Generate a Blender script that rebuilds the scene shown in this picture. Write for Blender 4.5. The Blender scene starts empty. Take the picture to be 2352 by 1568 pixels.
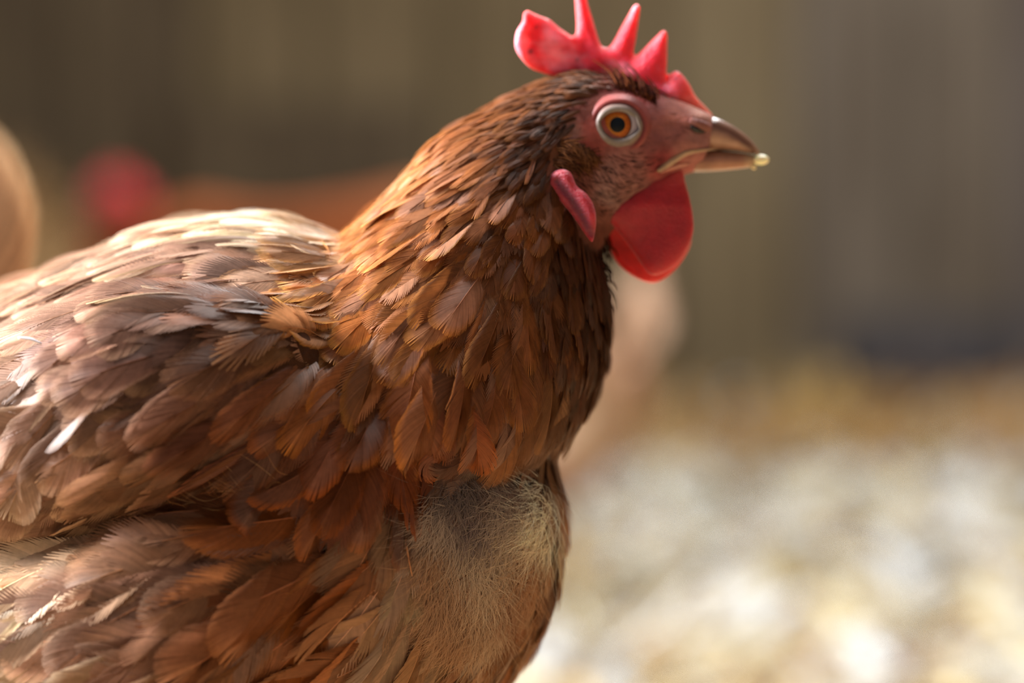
import bpy, bmesh, math, random
import numpy as np
from mathutils import Vector, Matrix
from mathutils.bvhtree import BVHTree

random.seed(7)
RNG = np.random.default_rng(7)
scene = bpy.context.scene
C = scene.collection

# ------------------------------------------------------------------ camera
PITCH = -0.035
CAM = np.array([0.0, 0.0, 0.32])
FWD = np.array([0.0, math.cos(PITCH), math.sin(PITCH)])
UP = np.array([0.0, -math.sin(PITCH), math.cos(PITCH)])
RIGHT = np.array([1.0, 0.0, 0.0])
FPX = 105.0 / 36.0 * 2352.0
D0 = 0.85                        # distance of the hen's midline

cam_data = bpy.data.cameras.new('camera')
cam_data.lens = 105.0
cam_data.sensor_width = 36.0
cam_data.clip_start = 0.02
cam_data.dof.use_dof = True
cam_data.dof.focus_distance = 0.806
cam_data.dof.aperture_fstop = 4.3
cam_data.dof.aperture_blades = 0
cam = bpy.data.objects.new('camera', cam_data)
cam.location = CAM
cam.rotation_euler = (math.pi / 2 + PITCH, 0, 0)
C.objects.link(cam)
scene.camera = cam

# ------------------------------------------------------------------ world, light, exposure
world = bpy.data.worlds.new('world')
scene.world = world
world.use_nodes = True
world.node_tree.nodes['Background'].inputs[0].default_value = (0.88, 0.91, 0.97, 1)
world.node_tree.nodes['Background'].inputs[1].default_value = 0.28

scene.view_settings.view_transform = 'Standard'
scene.view_settings.look = 'None'
scene.view_settings.gamma = 1.0
scene.view_settings.use_curve_mapping = False
scene.view_settings.exposure = 0.0
scene.cycles.use_denoising = True
scene.cycles.max_bounces = 8


def area_light(name, loc, target, sx, sy, power, col, spread=180):
    d = bpy.data.lights.new(name, 'AREA')
    d.shape = 'RECTANGLE'
    d.size, d.size_y = sx, sy
    d.energy = power
    d.color = col
    d.spread = math.radians(spread)
    o = bpy.data.objects.new(name, d)
    o.location = loc
    o.rotation_euler = (Vector(target) - Vector(loc)).to_track_quat('-Z', 'Y').to_euler()
    C.objects.link(o)
    return o


area_light('daylight_left_window', (-1.74, 0.92, 1.25), (-0.05, 0.80, 0.30), 0.8, 0.7, 92, (0.97, 0.98, 1.0), spread=100)
area_light('daylight_skylight_front', (0.35, 1.38, 2.30), (0.22, 1.10, 0.0), 0.8, 0.8, 40, (0.98, 0.97, 0.95))
area_light('added_straw_light_back', (0.55, 3.10, 2.30), (0.50, 3.05, 0.0), 0.8, 0.9, 100, (0.95, 0.98, 1.0))  # unseen lamp added to brighten straw and wall and backlight the wattles


# ------------------------------------------------------------------ helpers
def lin(c):
    c = np.asarray(c, float) / 255.0
    return np.where(c <= 0.04045, c / 12.92, ((c + 0.055) / 1.055) ** 2.4)


def unproj(px, py, depth=D0):
    px = np.asarray(px, float); py = np.asarray(py, float); depth = np.asarray(depth, float)
    return (CAM + FWD * depth[..., None] + RIGHT * ((px - 1176) / FPX * depth)[..., None]
            + UP * ((784 - py) / FPX * depth)[..., None])


def proj(P):
    P = np.asarray(P, float) - CAM
    d = P @ FWD
    return 1176 + (P @ RIGHT) / d * FPX, 784 - (P @ UP) / d * FPX, d


def tag(o, label=None, cat=None, group=None, kind=None):
    if label: o['label'] = label
    if cat: o['category'] = cat
    if group: o['group'] = group
    if kind: o['kind'] = kind
    return o


def empty(name, loc, rz=0.0):
    o = bpy.data.objects.new(name, None)
    o.empty_display_size = 0.05
    o.location = loc
    o.rotation_euler = (0, 0, rz)
    C.objects.link(o)
    return o


def build(name, verts, faces, mat, parent=None, origin=None, smooth=True, cols=None):
    verts = np.asarray(verts, float)
    if origin is not None:
        verts = verts - np.asarray(origin)
    me = bpy.data.meshes.new(name)
    me.from_pydata(verts.tolist(), [], [list(map(int, f)) for f in faces])
    return finish(name, me, mat, parent, origin, smooth, cols)


def finish(name, me, mat, parent=None, origin=None, smooth=True, cols=None):
    if smooth:
        me.polygons.foreach_set('use_smooth', np.ones(len(me.polygons), dtype=bool))
    if cols is not None:
        a = me.color_attributes.new('col', 'FLOAT_COLOR', 'POINT')
        cc = np.ones((len(me.vertices), 4), np.float32)
        cc[:, :3] = cols
        a.data.foreach_set('color', cc.ravel())
    me.materials.append(mat)
    me.update()
    o = bpy.data.objects.new(name, me)
    C.objects.link(o)
    loc = np.zeros(3) if origin is None else np.asarray(origin, float)
    if parent is not None:
        o.parent = parent
        p = parent; off = np.zeros(3)
        while p is not None:
            off = off + np.array(p.location); p = p.parent
        loc = loc - off
    o.location = loc
    return o


def remesh_smooth(verts, faces, voxel, iters=3, fac=0.5):
    me = bpy.data.meshes.new('tmp')
    me.from_pydata(np.asarray(verts).tolist(), [], [list(map(int, f)) for f in faces])
    o = bpy.data.objects.new('tmp', me)
    C.objects.link(o)
    bm = bmesh.new(); bm.from_mesh(me)
    bmesh.ops.recalc_face_normals(bm, faces=bm.faces)
    bm.to_mesh(me); bm.free()
    m = o.modifiers.new('r', 'REMESH'); m.mode = 'VOXEL'; m.voxel_size = voxel
    if iters:
        s = o.modifiers.new('s', 'SMOOTH'); s.factor = fac; s.iterations = iters
    dg = bpy.context.evaluated_depsgraph_get()
    res = bpy.data.meshes.new_from_object(o.evaluated_get(dg))
    bpy.data.objects.remove(o)
    bpy.data.meshes.remove(me)
    return res


def mesh_verts(me):
    a = np.empty(len(me.vertices) * 3, np.float64)
    me.vertices.foreach_get('co', a)
    return a.reshape(-1, 3)


def set_verts(me, v):
    me.vertices.foreach_set('co', np.asarray(v, np.float32).ravel())
    me.update()


def catmull(A, n):
    """resample rows of A smoothly, n steps for each span"""
    A = np.asarray(A, float)
    P = np.vstack([2 * A[0] - A[1], A, 2 * A[-1] - A[-2]])
    out = []
    for i in range(len(A) - 1):
        p0, p1, p2, p3 = P[i], P[i + 1], P[i + 2], P[i + 3]
        for k in range(n):
            t = k / n
            out.append(0.5 * ((2 * p1) + (-p0 + p2) * t + (2 * p0 - 5 * p1 + 4 * p2 - p3) * t * t
                              + (-p0 + 3 * p1 - 3 * p2 + p3) * t ** 3))
    out.append(A[-1])
    return np.array(out)


def loft(T, B, hw, wdir, nseg=40, sub=4, ex=1.0, yoff=None):
    """rings through top points T and bottom points B with half width hw along wdir"""
    T = np.asarray(T, float); B = np.asarray(B, float); hw = np.asarray(hw, float)
    yo = np.zeros(len(T)) if yoff is None else np.asarray(yoff, float)
    A = catmull(np.hstack([T, B, hw[:, None], yo[:, None]]), sub)
    T, B, hw, yo = A[:, :3], A[:, 3:6], np.maximum(A[:, 6], 0.0005), A[:, 7]
    th = np.linspace(0, 2 * math.pi, nseg, endpoint=False)
    c, s = np.cos(th), np.sin(th)
    c = np.sign(c) * np.abs(c) ** ex; s = np.sign(s) * np.abs(s) ** ex
    wdir = np.asarray(wdir, float)
    V = []; F = []
    for i in range(len(T)):
        cen = (T[i] + B[i]) / 2 + wdir * yo[i]
        V.append(cen + np.outer(c, (T[i] - B[i]) / 2) + np.outer(s, wdir * hw[i]))
    V = np.vstack(V)
    n = len(T)
    for i in range(n - 1):
        for j in range(nseg):
            k = (j + 1) % nseg
            F.append((i * nseg + j, i * nseg + k, (i + 1) * nseg + k, (i + 1) * nseg + j))
    F.append(tuple(range(nseg))[::-1])
    F.append(tuple((n - 1) * nseg + j for j in range(nseg)))
    return V, F


def join(parts):
    V = []; F = []; o = 0
    for v, f in parts:
        V.append(v); F += [tuple(i + o for i in q) for q in f]; o += len(v)
    return np.vstack(V), F


def tube(path, radii, n=8, sub=4):
    A = catmull(np.hstack([np.asarray(path, float), np.asarray(radii, float)[:, None]]), sub)
    P, R = A[:, :3], np.maximum(A[:, 3], 1e-5)
    tan = np.gradient(P, axis=0); tan /= np.linalg.norm(tan, axis=1)[:, None]
    ref = np.array([0.13, 0.97, 0.21]); V = []; F = []
    for i in range(len(P)):
        a = np.cross(tan[i], ref); a /= np.linalg.norm(a); b = np.cross(tan[i], a)
        th = np.linspace(0, 2 * math.pi, n, endpoint=False)
        V.append(P[i] + R[i] * (np.outer(np.cos(th), a) + np.outer(np.sin(th), b)))
    V = np.vstack(V); m = len(P)
    for i in range(m - 1):
        for j in range(n):
            k = (j + 1) % n
            F.append((i * n + j, i * n + k, (i + 1) * n + k, (i + 1) * n + j))
    F.append(tuple(range(n))[::-1]); F.append(tuple((m - 1) * n + j for j in range(n)))
    return V, F


def vnoise(P, scale, seed=0):
    """cheap smooth noise in [-1,1] from a few sine waves"""
    r = np.random.default_rng(seed)
    out = np.zeros(len(P))
    for k in range(7):
        d = r.normal(size=3); d /= np.linalg.norm(d)
        f = scale * (0.6 + 1.2 * r.random())
        out += np.sin(P @ d * f + r.random() * 6.28 + 1.3 * np.sin(P @ r.normal(size=3) * f * 0.5))
    return out / 4.0


# ------------------------------------------------------------------ materials
def new_mat(name):
    m = bpy.data.materials.new(name)
    m.use_nodes = True
    nt = m.node_tree
    return m, nt, nt.nodes['Principled BSDF'], nt.nodes['Material Output']


def mat_attr(name, rough=0.6, spec=0.3, noise_scale=0, noise_amt=0.2, bump=0, bump_scale=400, bump_dist=0.0004,
             transl=0.0, sss=0.0, sss_scale=0.003, sss_rad=(1, 0.25, 0.12), coat=0.0, sheen=0.0, transl_gain=1.3):
    m, nt, P, out = new_mat(name)
    at = nt.nodes.new('ShaderNodeAttribute'); at.attribute_name = 'col'
    src = at.outputs['Color']
    tc = nt.nodes.new('ShaderNodeTexCoord')
    if noise_scale:
        nz = nt.nodes.new('ShaderNodeTexNoise'); nz.inputs['Scale'].default_value = noise_scale
        nz.inputs['Detail'].default_value = 4
        nt.links.new(tc.outputs['Object'], nz.inputs['Vector'])
        mr = nt.nodes.new('ShaderNodeMapRange')
        mr.inputs['From Min'].default_value = 0.3; mr.inputs['From Max'].default_value = 0.7
        mr.inputs['To Min'].default_value = 1 - noise_amt; mr.inputs['To Max'].default_value = 1 + noise_amt
        nt.links.new(nz.outputs['Fac'], mr.inputs['Value'])
        mul = nt.nodes.new('ShaderNodeVectorMath'); mul.operation = 'SCALE'
        nt.links.new(src, mul.inputs[0]); nt.links.new(mr.outputs['Result'], mul.inputs['Scale'])
        src = mul.outputs[0]
    nt.links.new(src, P.inputs['Base Color'])
    P.inputs['Roughness'].default_value = rough
    P.inputs['Specular IOR Level'].default_value = spec
    P.inputs['Coat Weight'].default_value = coat
    P.inputs['Coat Roughness'].default_value = 0.05
    if sheen:
        P.inputs['Sheen Weight'].default_value = sheen
    if sss:
        P.inputs['Subsurface Weight'].default_value = sss
        P.inputs['Subsurface Radius'].default_value = sss_rad
        P.inputs['Subsurface Scale'].default_value = sss_scale
    if bump:
        b = nt.nodes.new('ShaderNodeBump'); b.inputs['Strength'].default_value = bump
        b.inputs['Distance'].default_value = bump_dist
        n2 = nt.nodes.new('ShaderNodeTexNoise'); n2.inputs['Scale'].default_value = bump_scale
        n2.inputs['Detail'].default_value = 3
        nt.links.new(tc.outputs['Object'], n2.inputs['Vector'])
        nt.links.new(n2.outputs['Fac'], b.inputs['Height'])
        nt.links.new(b.outputs['Normal'], P.inputs['Normal'])
    if transl:
        tr = nt.nodes.new('ShaderNodeBsdfTranslucent')
        g = nt.nodes.new('ShaderNodeVectorMath'); g.operation = 'SCALE'; g.inputs['Scale'].default_value = transl_gain
        nt.links.new(src, g.inputs[0]); nt.links.new(g.outputs[0], tr.inputs['Color'])
        mx = nt.nodes.new('ShaderNodeMixShader'); mx.inputs[0].default_value = transl
        nt.links.new(P.outputs[0], mx.inputs[1]); nt.links.new(tr.outputs[0], mx.inputs[2])
        nt.links.new(mx.outputs[0], out.inputs['Surface'])
    return m


def mat_noise(name, c1, c2, scale, rough=0.8, stretch=(1, 1, 1), bump=0.0, detail=5, spec=0.2, bump_dist=0.004):
    m, nt, P, out = new_mat(name)
    tc = nt.nodes.new('ShaderNodeTexCoord'); mp = nt.nodes.new('ShaderNodeMapping')
    mp.inputs['Scale'].default_value = stretch
    nz = nt.nodes.new('ShaderNodeTexNoise'); nz.inputs['Scale'].default_value = scale
    nz.inputs['Detail'].default_value = detail
    cr = nt.nodes.new('ShaderNodeValToRGB')
    cr.color_ramp.elements[0].position = 0.32; cr.color_ramp.elements[1].position = 0.68
    cr.color_ramp.elements[0].color = (*lin(c1), 1); cr.color_ramp.elements[1].color = (*lin(c2), 1)
    nt.links.new(tc.outputs['Object'], mp.inputs[0]); nt.links.new(mp.outputs[0], nz.inputs['Vector'])
    nt.links.new(nz.outputs['Fac'], cr.inputs[0]); nt.links.new(cr.outputs[0], P.inputs['Base Color'])
    P.inputs['Roughness'].default_value = rough
    P.inputs['Specular IOR Level'].default_value = spec
    if bump:
        b = nt.nodes.new('ShaderNodeBump'); b.inputs['Strength'].default_value = bump
        b.inputs['Distance'].default_value = bump_dist
        nt.links.new(nz.outputs['Fac'], b.inputs['Height']); nt.links.new(b.outputs['Normal'], P.inputs['Normal'])
    return m


M_FEATHER = mat_attr('feather_vane', rough=0.45, spec=0.22, noise_scale=700, noise_amt=0.10, transl=0.26)
M_SKIN = mat_attr('hen_skin', rough=0.7, spec=0.12, noise_scale=380, noise_amt=0.2, bump=0.6, bump_scale=700,
                  bump_dist=0.0006, sss=0.25, sss_scale=0.0015)
M_COMB = mat_attr('comb_flesh', rough=0.42, spec=0.38, noise_scale=320, noise_amt=0.12, bump=0.8, bump_scale=1500,
                  bump_dist=0.0005, sss=0.9, sss_scale=0.006, sss_rad=(1.0, 0.16, 0.10), sheen=0.15)
M_BEAK = mat_attr('beak_horn', rough=0.25, spec=0.5, noise_scale=260, noise_amt=0.16, bump=0.1, bump_scale=500)
M_LID = mat_attr('eyelid_skin', rough=0.5, spec=0.3, noise_scale=900, noise_amt=0.1, bump=0.2, bump_scale=1500, bump_dist=0.0003)
M_EYE = mat_attr('eye_surface', rough=0.3, spec=0.15)
M_DOWN = mat_attr('down', rough=0.8, spec=0.1, transl=0.25)
M_STRAW = mat_attr('straw', rough=0.55, spec=0.35, noise_scale=60, noise_amt=0.15)
M_BG = mat_attr('plumage_soft', rough=0.7, spec=0.2, noise_scale=60, noise_amt=0.25, bump=0.5, bump_scale=160, bump_dist=0.004)
M_LEG = mat_attr('leg_scales', rough=0.5, spec=0.3, noise_scale=300, noise_amt=0.2, bump=0.5, bump_scale=500)

# ------------------------------------------------------------------ the setting: an open-fronted shed
YW = 4.55; XL = -1.9; XR = 2.3; YF = -0.9; ZC = 2.4
floor_m = mat_noise('litter_floor', (150, 118, 78), (196, 172, 132), 9, bump=0.6, detail=8)


def box(x0, x1, y0, y1, z0, z1):
    v = [(x, y, z) for x in (x0, x1) for y in (y0, y1) for z in (z0, z1)]
    f = [(0, 1, 3, 2), (4, 6, 7, 5), (0, 4, 5, 1), (2, 3, 7, 6), (0, 2, 6, 4), (1, 5, 7, 3)]
    return np.array(v, float), f


v, f = box(XL - 0.1, XR + 0.1, YF, YW + 0.15, -0.1, 0.0)
tag(build('floor', v, f, floor_m, smooth=False), kind='structure')

plank_mats = []
for k, (a, b) in enumerate([((82, 68, 46), (104, 88, 64)), ((63, 51, 37), (86, 72, 53)), ((89, 75, 54), (112, 97, 72)),
                            ((82, 71, 59), (101, 90, 78)), ((73, 63, 59), (91, 82, 76)), ((56, 52, 53), (78, 73, 73))]):
    plank_mats.append(mat_noise('plank_%d' % k, a, b, 5.5, rough=0.8, stretch=(5, 5, 0.7), bump=0.3))
backing_m = mat_noise('wall_backing', (30, 25, 20), (44, 36, 28), 6)

v, f = box(XL - 0.1, XR + 0.1, YW + 0.04, YW + 0.15, 0.0, ZC)
wall_back = tag(build('wall_back', v, f, backing_m, smooth=False), kind='structure')
x = XL
rp = random.Random(3)
while x < XR - 0.01:
    w = min(rp.uniform(0.15, 0.2), XR - x)
    xm = x + w / 2
    if xm < -0.55: mi = rp.choice([0, 1, 1])
    elif xm < 0.15: mi = rp.choice([0, 0, 2])
    elif xm < 0.38: mi = rp.choice([2, 2, 3])
    else: mi = rp.choice([3, 4, 4])
    v, f = box(x + 0.004, x + w - 0.004, YW + 0.005 + rp.uniform(0, 0.012), YW + 0.045, 0.0, ZC)
    build('plank', v, f, plank_mats[mi], wall_back, smooth=False)
    x += w
# low dark boards nailed across the foot of the wall
for k, (x0, x1, z0, z1, mi) in enumerate([(0.42, XR, 0.0, 0.105, 5), (0.50, XR, 0.11, 0.20, 5), (-0.52, -0.12, 0.36, 0.52, 1)]):
    v, f = box(x0, x1, YW - 0.02, YW + 0.004, z0, z1)
    build('cross_board', v, f, plank_mats[mi], wall_back, smooth=False)

side_m = mat_noise('side_boards', (82, 70, 54), (110, 96, 76), 5, stretch=(1, 5, 0.7), bump=0.3)


def wall_with_opening(name, x0, x1, oy0, oy1, oz0, oz1):
    parts = [box(x0, x1, YF, oy0, 0, ZC), box(x0, x1, oy1, YW + 0.04, 0, ZC), box(x0, x1, oy0, oy1, oz1, ZC)]
    if oz0 > 0: parts.append(box(x0, x1, oy0, oy1, 0, oz0))
    v, f = join(parts)
    return tag(build(name, v, f, side_m, smooth=False), kind='structure')


wall_with_opening('wall_left', XL - 0.1, XL, 0.4, 1.45, 0.80, 1.70)
wall_with_opening('wall_right', XR, XR + 0.1, 2.0, 2.9, 0.0, 1.95)
frame_m = mat_noise('frame_wood', (120, 108, 92), (150, 138, 120), 8, stretch=(1, 1, 6))
for n, (x, y0, y1, z0, z1) in enumerate([(XL, 0.4, 1.45, 0.80, 1.70), (XR + 0.0, 2.0, 2.9, 0.0, 1.95)]):
    t = 0.05
    xa, xb = (x - 0.1, x + 0.03) if n == 0 else (x - 0.03, x + 0.1)
    parts = [box(xa, xb, y0 - t, y0, z0, z1 + t), box(xa, xb, y1, y1 + t, z0, z1 + t), box(xa, xb, y0 - t, y1 + t, z1, z1 + t)]
    if n == 0: parts.append(box(xa, xb, y0 - t, y1 + t, z0 - t, z0))
    v, f = join(parts)
    tag(build('window_1' if n == 0 else 'door_1', v, f, frame_m, smooth=False), kind='structure')

door_v, door_f = box(XR + 0.02, XR + 0.06, 2.0, 2.9, 0.0, 1.95)
tag(build('door_2', door_v, door_f, side_m, smooth=False), kind='structure')

# ceiling with two openings, the back one added to light the straw
v, f = join([box(XL - 0.1, XR + 0.1, YF, 0.9, ZC, ZC + 0.05), box(XL - 0.1, XR + 0.1, 3.6, YW + 0.15, ZC, ZC + 0.05), box(XL - 0.1, XR + 0.1, 1.85, 2.6, ZC, ZC + 0.05),
             box(XL - 0.1, -0.1, 0.9, 1.85, ZC, ZC + 0.05), box(0.8, XR + 0.1, 0.9, 1.85, ZC, ZC + 0.05),
             box(XL - 0.1, 0.1, 2.6, 3.6, ZC, ZC + 0.05), box(1.0, XR + 0.1, 2.6, 3.6, ZC, ZC + 0.05)])
tag(build('ceiling', v, f, side_m, smooth=False), kind='structure')


# ------------------------------------------------------------------ straw litter
def straw_pieces(n, pos_fn, rng, lmin=0.02, lmax=0.07, wmin=0.002, wmax=0.006, lift=0.012, palette=None, tilt=0.35):
    V = []; F = []; K = []
    pal = np.array([lin(c) for c in palette])
    for i in range(n):
        p = pos_fn(rng)
        L = rng.uniform(lmin, lmax) / 2; w = rng.uniform(wmin, wmax) / 2; th = w * rng.uniform(0.3, 0.7)
        a = rng.uniform(0, 6.283); e = rng.normal(0, tilt)
        d = np.array([math.cos(a) * math.cos(e), math.sin(a) * math.cos(e), math.sin(e)])
        s = np.array([-math.sin(a), math.cos(a), rng.normal(0, 0.35)]); s /= np.linalg.norm(s)
        nrm = np.cross(d, s)
        bend = nrm * rng.normal(0, 0.12) * L
        p = p + np.array([0, 0, rng.uniform(0, lift) + abs(d[2]) * L * 0.8])
        o = len(V)
        for u, b in ((-1, 0), (0, 1), (1, 0)):
            cpt = p + d * L * u + bend * b
            V += [cpt - s * w, cpt + s * w, cpt + nrm * th]
        for q in (0, 3):
            for j in range(3):
                k = (j + 1) % 3
                F.append((o + q + j, o + q + k, o + q + 3 + k, o + q + 3 + j))
        F.append((o, o + 2, o + 1)); F.append((o + 6, o + 7, o + 8))
        col = pal[rng.integers(len(pal))] * rng.uniform(0.8, 1.15)
        K += [col * 0.62] * 9
    return np.array(V), F, np.clip(np.array(K), 0, 0.95)


PAL = [(220, 190, 128), (232, 212, 160), (196, 150, 84), (238, 228, 198), (205, 170, 112), (150, 104, 58), (222, 214, 196), (184, 136, 74)]
PAL_FAR = [(206, 158, 88), (186, 134, 70), (222, 186, 122), (160, 110, 58)]


def bank(x, y):      # litter rises a little against the wall
    z = 0.012 + 0.03 * np.clip((y - 3.6) / 0.9, 0, 1) ** 2
    return z


rs = np.random.default_rng(21)


def floor_pos(r):
    y = 1.75 + (YW - 0.09 - 1.75) * r.random() ** 0.85
    x = r.uniform(-0.75 if y < 3.4 else -0.3, 0.95) * (0.35 + 0.65 * y / 4.5)
    return np.array([x, y, float(bank(x, y)) - 0.006])


def near_pos(r):
    x = r.uniform(-1.2, 1.4); y = r.uniform(0.35, 2.0)
    return np.array([x, y, 0.004])


def far_pos(r):
    y = r.uniform(3.75, YW - 0.09); x = r.uniform(-0.3, 0.95)
    return np.array([x, y, float(bank(x, y)) + 0.004])


bits = [straw_pieces(9500, floor_pos, rs, palette=PAL, wmin=0.0025, wmax=0.009),
        straw_pieces(1500, floor_pos, rs, lmin=0.03, lmax=0.085, wmin=0.014, wmax=0.036, palette=[(226, 222, 212), (216, 218, 220), (222, 204, 160)], lift=0.022),
        straw_pieces(2600, far_pos, rs, palette=PAL_FAR, lmin=0.03, lmax=0.10, wmin=0.004, wmax=0.010, lift=0.03, tilt=0.5),
        straw_pieces(2600, near_pos, rs, palette=PAL, lmin=0.03, lmax=0.10, wmin=0.003, wmax=0.010)]
vv, ff = join([(b[0], b[1]) for b in bits])
bed = build('straw_bedding', vv, ff, M_STRAW, cols=np.vstack([b[2] for b in bits]), smooth=False)
tag(bed, 'loose pale straw and wood shavings spread over the shed floor', 'straw', kind='stuff')

# the heap of hay at the left against the wall
gx, gy = np.meshgrid(np.linspace(-1.45, -0.12, 40), np.linspace(3.5, YW - 0.03, 30), indexing='ij')
gz = 0.41 * np.exp(-(((gx + 0.78) / 0.27) ** 2 + ((gy - 4.3) / 0.45) ** 2)) * (1 + 0.06 * np.sin(gx * 40) * np.sin(gy * 37)) - 0.004
hv = np.stack([gx, gy, gz], -1).reshape(-1, 3)
hf = [(i * 30 + j, (i + 1) * 30 + j, (i + 1) * 30 + j + 1, i * 30 + j + 1) for i in range(39) for j in range(29)]
hay = empty('hay_heap', (-0.78, 4.2, 0))
tag(hay, 'blurred tan heap of hay sloping against the back wall at left', 'hay')
build('heap_core', hv, hf, mat_noise('hay_core', (150, 112, 70), (190, 152, 104), 22, bump=0.6), hay)


def heap_pos(r):
    x = float(np.clip(r.normal(-0.78, 0.2), -1.4, -0.2)); y = float(np.clip(r.normal(4.15, 0.25), 3.5, YW - 0.10))
    return np.array([x, y, float(0.41 * np.exp(-(((x + 0.78) / 0.27) ** 2 + ((y - 4.3) / 0.45) ** 2)))])


v, f, k = straw_pieces(2600, heap_pos, rs, palette=[(214, 170, 114), (196, 150, 96), (222, 184, 132)], lmin=0.04, lmax=0.12)
tag(build('hay_stalks', v, f, M_STRAW, hay, cols=k, smooth=False), kind='stuff')

# a tuft of stalks sticking up in front of the wall
t0 = unproj(1905, 1075, 4.1)
tuft = empty('straw_tuft', (t0[0], t0[1], 0.0))
tag(tuft, 'upright golden tuft of straw at the foot of the wall, right', 'straw')
for i in range(26):
    b = np.array([t0[0] + rs.normal(0, 0.03), t0[1] + rs.normal(0, 0.03), 0.0])
    tip = b + np.array([rs.normal(0.0, 0.03), rs.normal(0, 0.02), rs.uniform(0.08, 0.15)])
    v, f = tube([b, (b + tip) / 2 + rs.normal(0, 0.004, 3), tip], [0.004, 0.0035, 0.0012], n=5, sub=2)
    build('stalk', v, f, M_STRAW, tuft, cols=np.tile(lin((206, 168, 92)), (len(v), 1)) * rs.uniform(0.8, 1.1))


# ------------------------------------------------------------------ feathers
def vane(L, W, N, seg, split, tipp, rng):
    """one feather as two rows of barbs along a shaft. Returns local x, y, z, faces, edge, shade, shaft"""
    def half(t):
        base = 0.28 + 0.72 * np.clip(t / 0.66, 0, 1) ** 0.9
        q = np.clip((t - 0.64) / 0.36, 0, 1)
        return W / 2 * base * np.maximum(1 - q ** tipp, 0) ** (1 / tipp)
    X = []; Y = []; Z = []; F = []; E = []; S = []; R = []
    o = 0
    s = np.linspace(0, 1, seg + 1)
    for side in (-1, 1):
        q = np.linspace(0, 1, N + 1)
        tau = 0.10 + 0.90 * (1 - (1 - q) ** 1.5)
        root = 0.62 * tau ** 1.35
        xe, ye = tau * L, half(tau)
        xr = root * L
        xc = xr + 0.48 * (xe - xr); yc = 0.64 * ye
        bx = np.outer(xr, (1 - s) ** 2) + np.outer(xc, 2 * s * (1 - s)) + np.outer(xe, s ** 2)
        by = np.outer(yc, 2 * s * (1 - s)) + np.outer(ye, s ** 2)
        # clumps of barbs that cling together
        cl = np.zeros(N, int); i = 0; c = 0
        while i < N:
            k = int(rng.integers(3, 4 + max(4, N // 6))); cl[i:i + k] = c; i += k; c += 1
        s0 = np.maximum((1 - 0.25 - split * rng.uniform(0.05, 0.55, c))[cl] - rng.uniform(0, 0.12, N), 0.02)
        gap = (rng.random(c) < 0.25 + 0.6 * split)[cl] * 1.0
        clen = (1 - 0.12 * split * rng.random(c))[cl] * (1 - (0.02 + 0.08 * split) * rng.random(N))
        cz = rng.normal(0, 0.016 * W * (0.25 + split), c)[cl]
        csh = rng.uniform(0.95, 1.05, c)[cl] * rng.uniform(0.82, 1.18, N)
        cenx = 0.5 * (bx[:-1] + bx[1:]); ceny = 0.5 * (by[:-1] + by[1:])
        hx = 0.5 * (bx[1:] - bx[:-1]); hy = 0.5 * (by[1:] - by[:-1])
        # draw barbs towards the middle of their clump at the rim
        mx = np.zeros_like(cenx); my = np.zeros_like(ceny)
        for j in range(c):
            g = cl == j
            mx[g] = cenx[g].mean(0); my[g] = ceny[g].mean(0)
        pull = gap[:, None] * split * 0.42 * s[None, :] ** 2
        cenx = cenx + (mx - cenx) * pull; ceny = ceny + (my - ceny) * pull
        # shorten
        cenx = cenx[:, :1] + (cenx - cenx[:, :1]) * clen[:, None]
        ceny = ceny[:, :1] + (ceny - ceny[:, :1]) * clen[:, None]
        k = np.where(s[None, :] < s0[:, None], 1.0, 1 - 0.82 * (s[None, :] - s0[:, None]) / (1.001 - s0[:, None]))
        k = k * (1.06 if split < 0.95 else 0.45)
        ax = cenx - hx * k; ay = ceny - hy * k
        cx = cenx + hx * k; cy = ceny + hy * k
        z = cz[:, None] * s[None, :] ** 1.5 + 0 * ax
        n1 = seg + 1
        vx = np.stack([ax, cx], 2).ravel(); vy = np.stack([ay, cy], 2).ravel() * side
        vz = np.stack([z, z + 0.004 * W], 2).ravel()
        ed = np.repeat(np.tile(s, N), 2)
        X.append(vx); Y.append(vy); Z.append(vz); E.append(ed)
        S.append(np.repeat(csh, n1 * 2)); R.append(np.zeros(len(vx)))
        i0 = (np.arange(N)[:, None] * n1 + np.arange(seg)[None, :]).ravel() * 2 + o
        fa = np.stack([i0, i0 + 1, i0 + 3, i0 + 2], 1)
        if side < 0: fa = fa[:, ::-1]
        F.append(fa); o += len(vx)
    # shaft: a shallow roof-shaped strip
    m = 7
    t = np.linspace(0, 0.74, m)
    w = 0.009 * W * (1.15 - t) + 0.00006
    vx = np.repeat(t * L, 3); vy = np.stack([-w, 0 * w, w], 1).ravel()
    vz = np.stack([0 * w, w * 0.9 + 0.0001, 0 * w], 1).ravel()
    X.append(vx); Y.append(vy); Z.append(vz); E.append(np.zeros(3 * m)); S.append(np.ones(3 * m)); R.append(np.ones(3 * m))
    fa = []
    for i in range(m - 1):
        for j in range(2):
            a = o + i * 3 + j
            fa.append((a, a + 3, a + 4, a + 1))
    F.append(np.array(fa))
    return tuple(np.concatenate(a) for a in (X, Y, Z, F, E, S, R))


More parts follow.
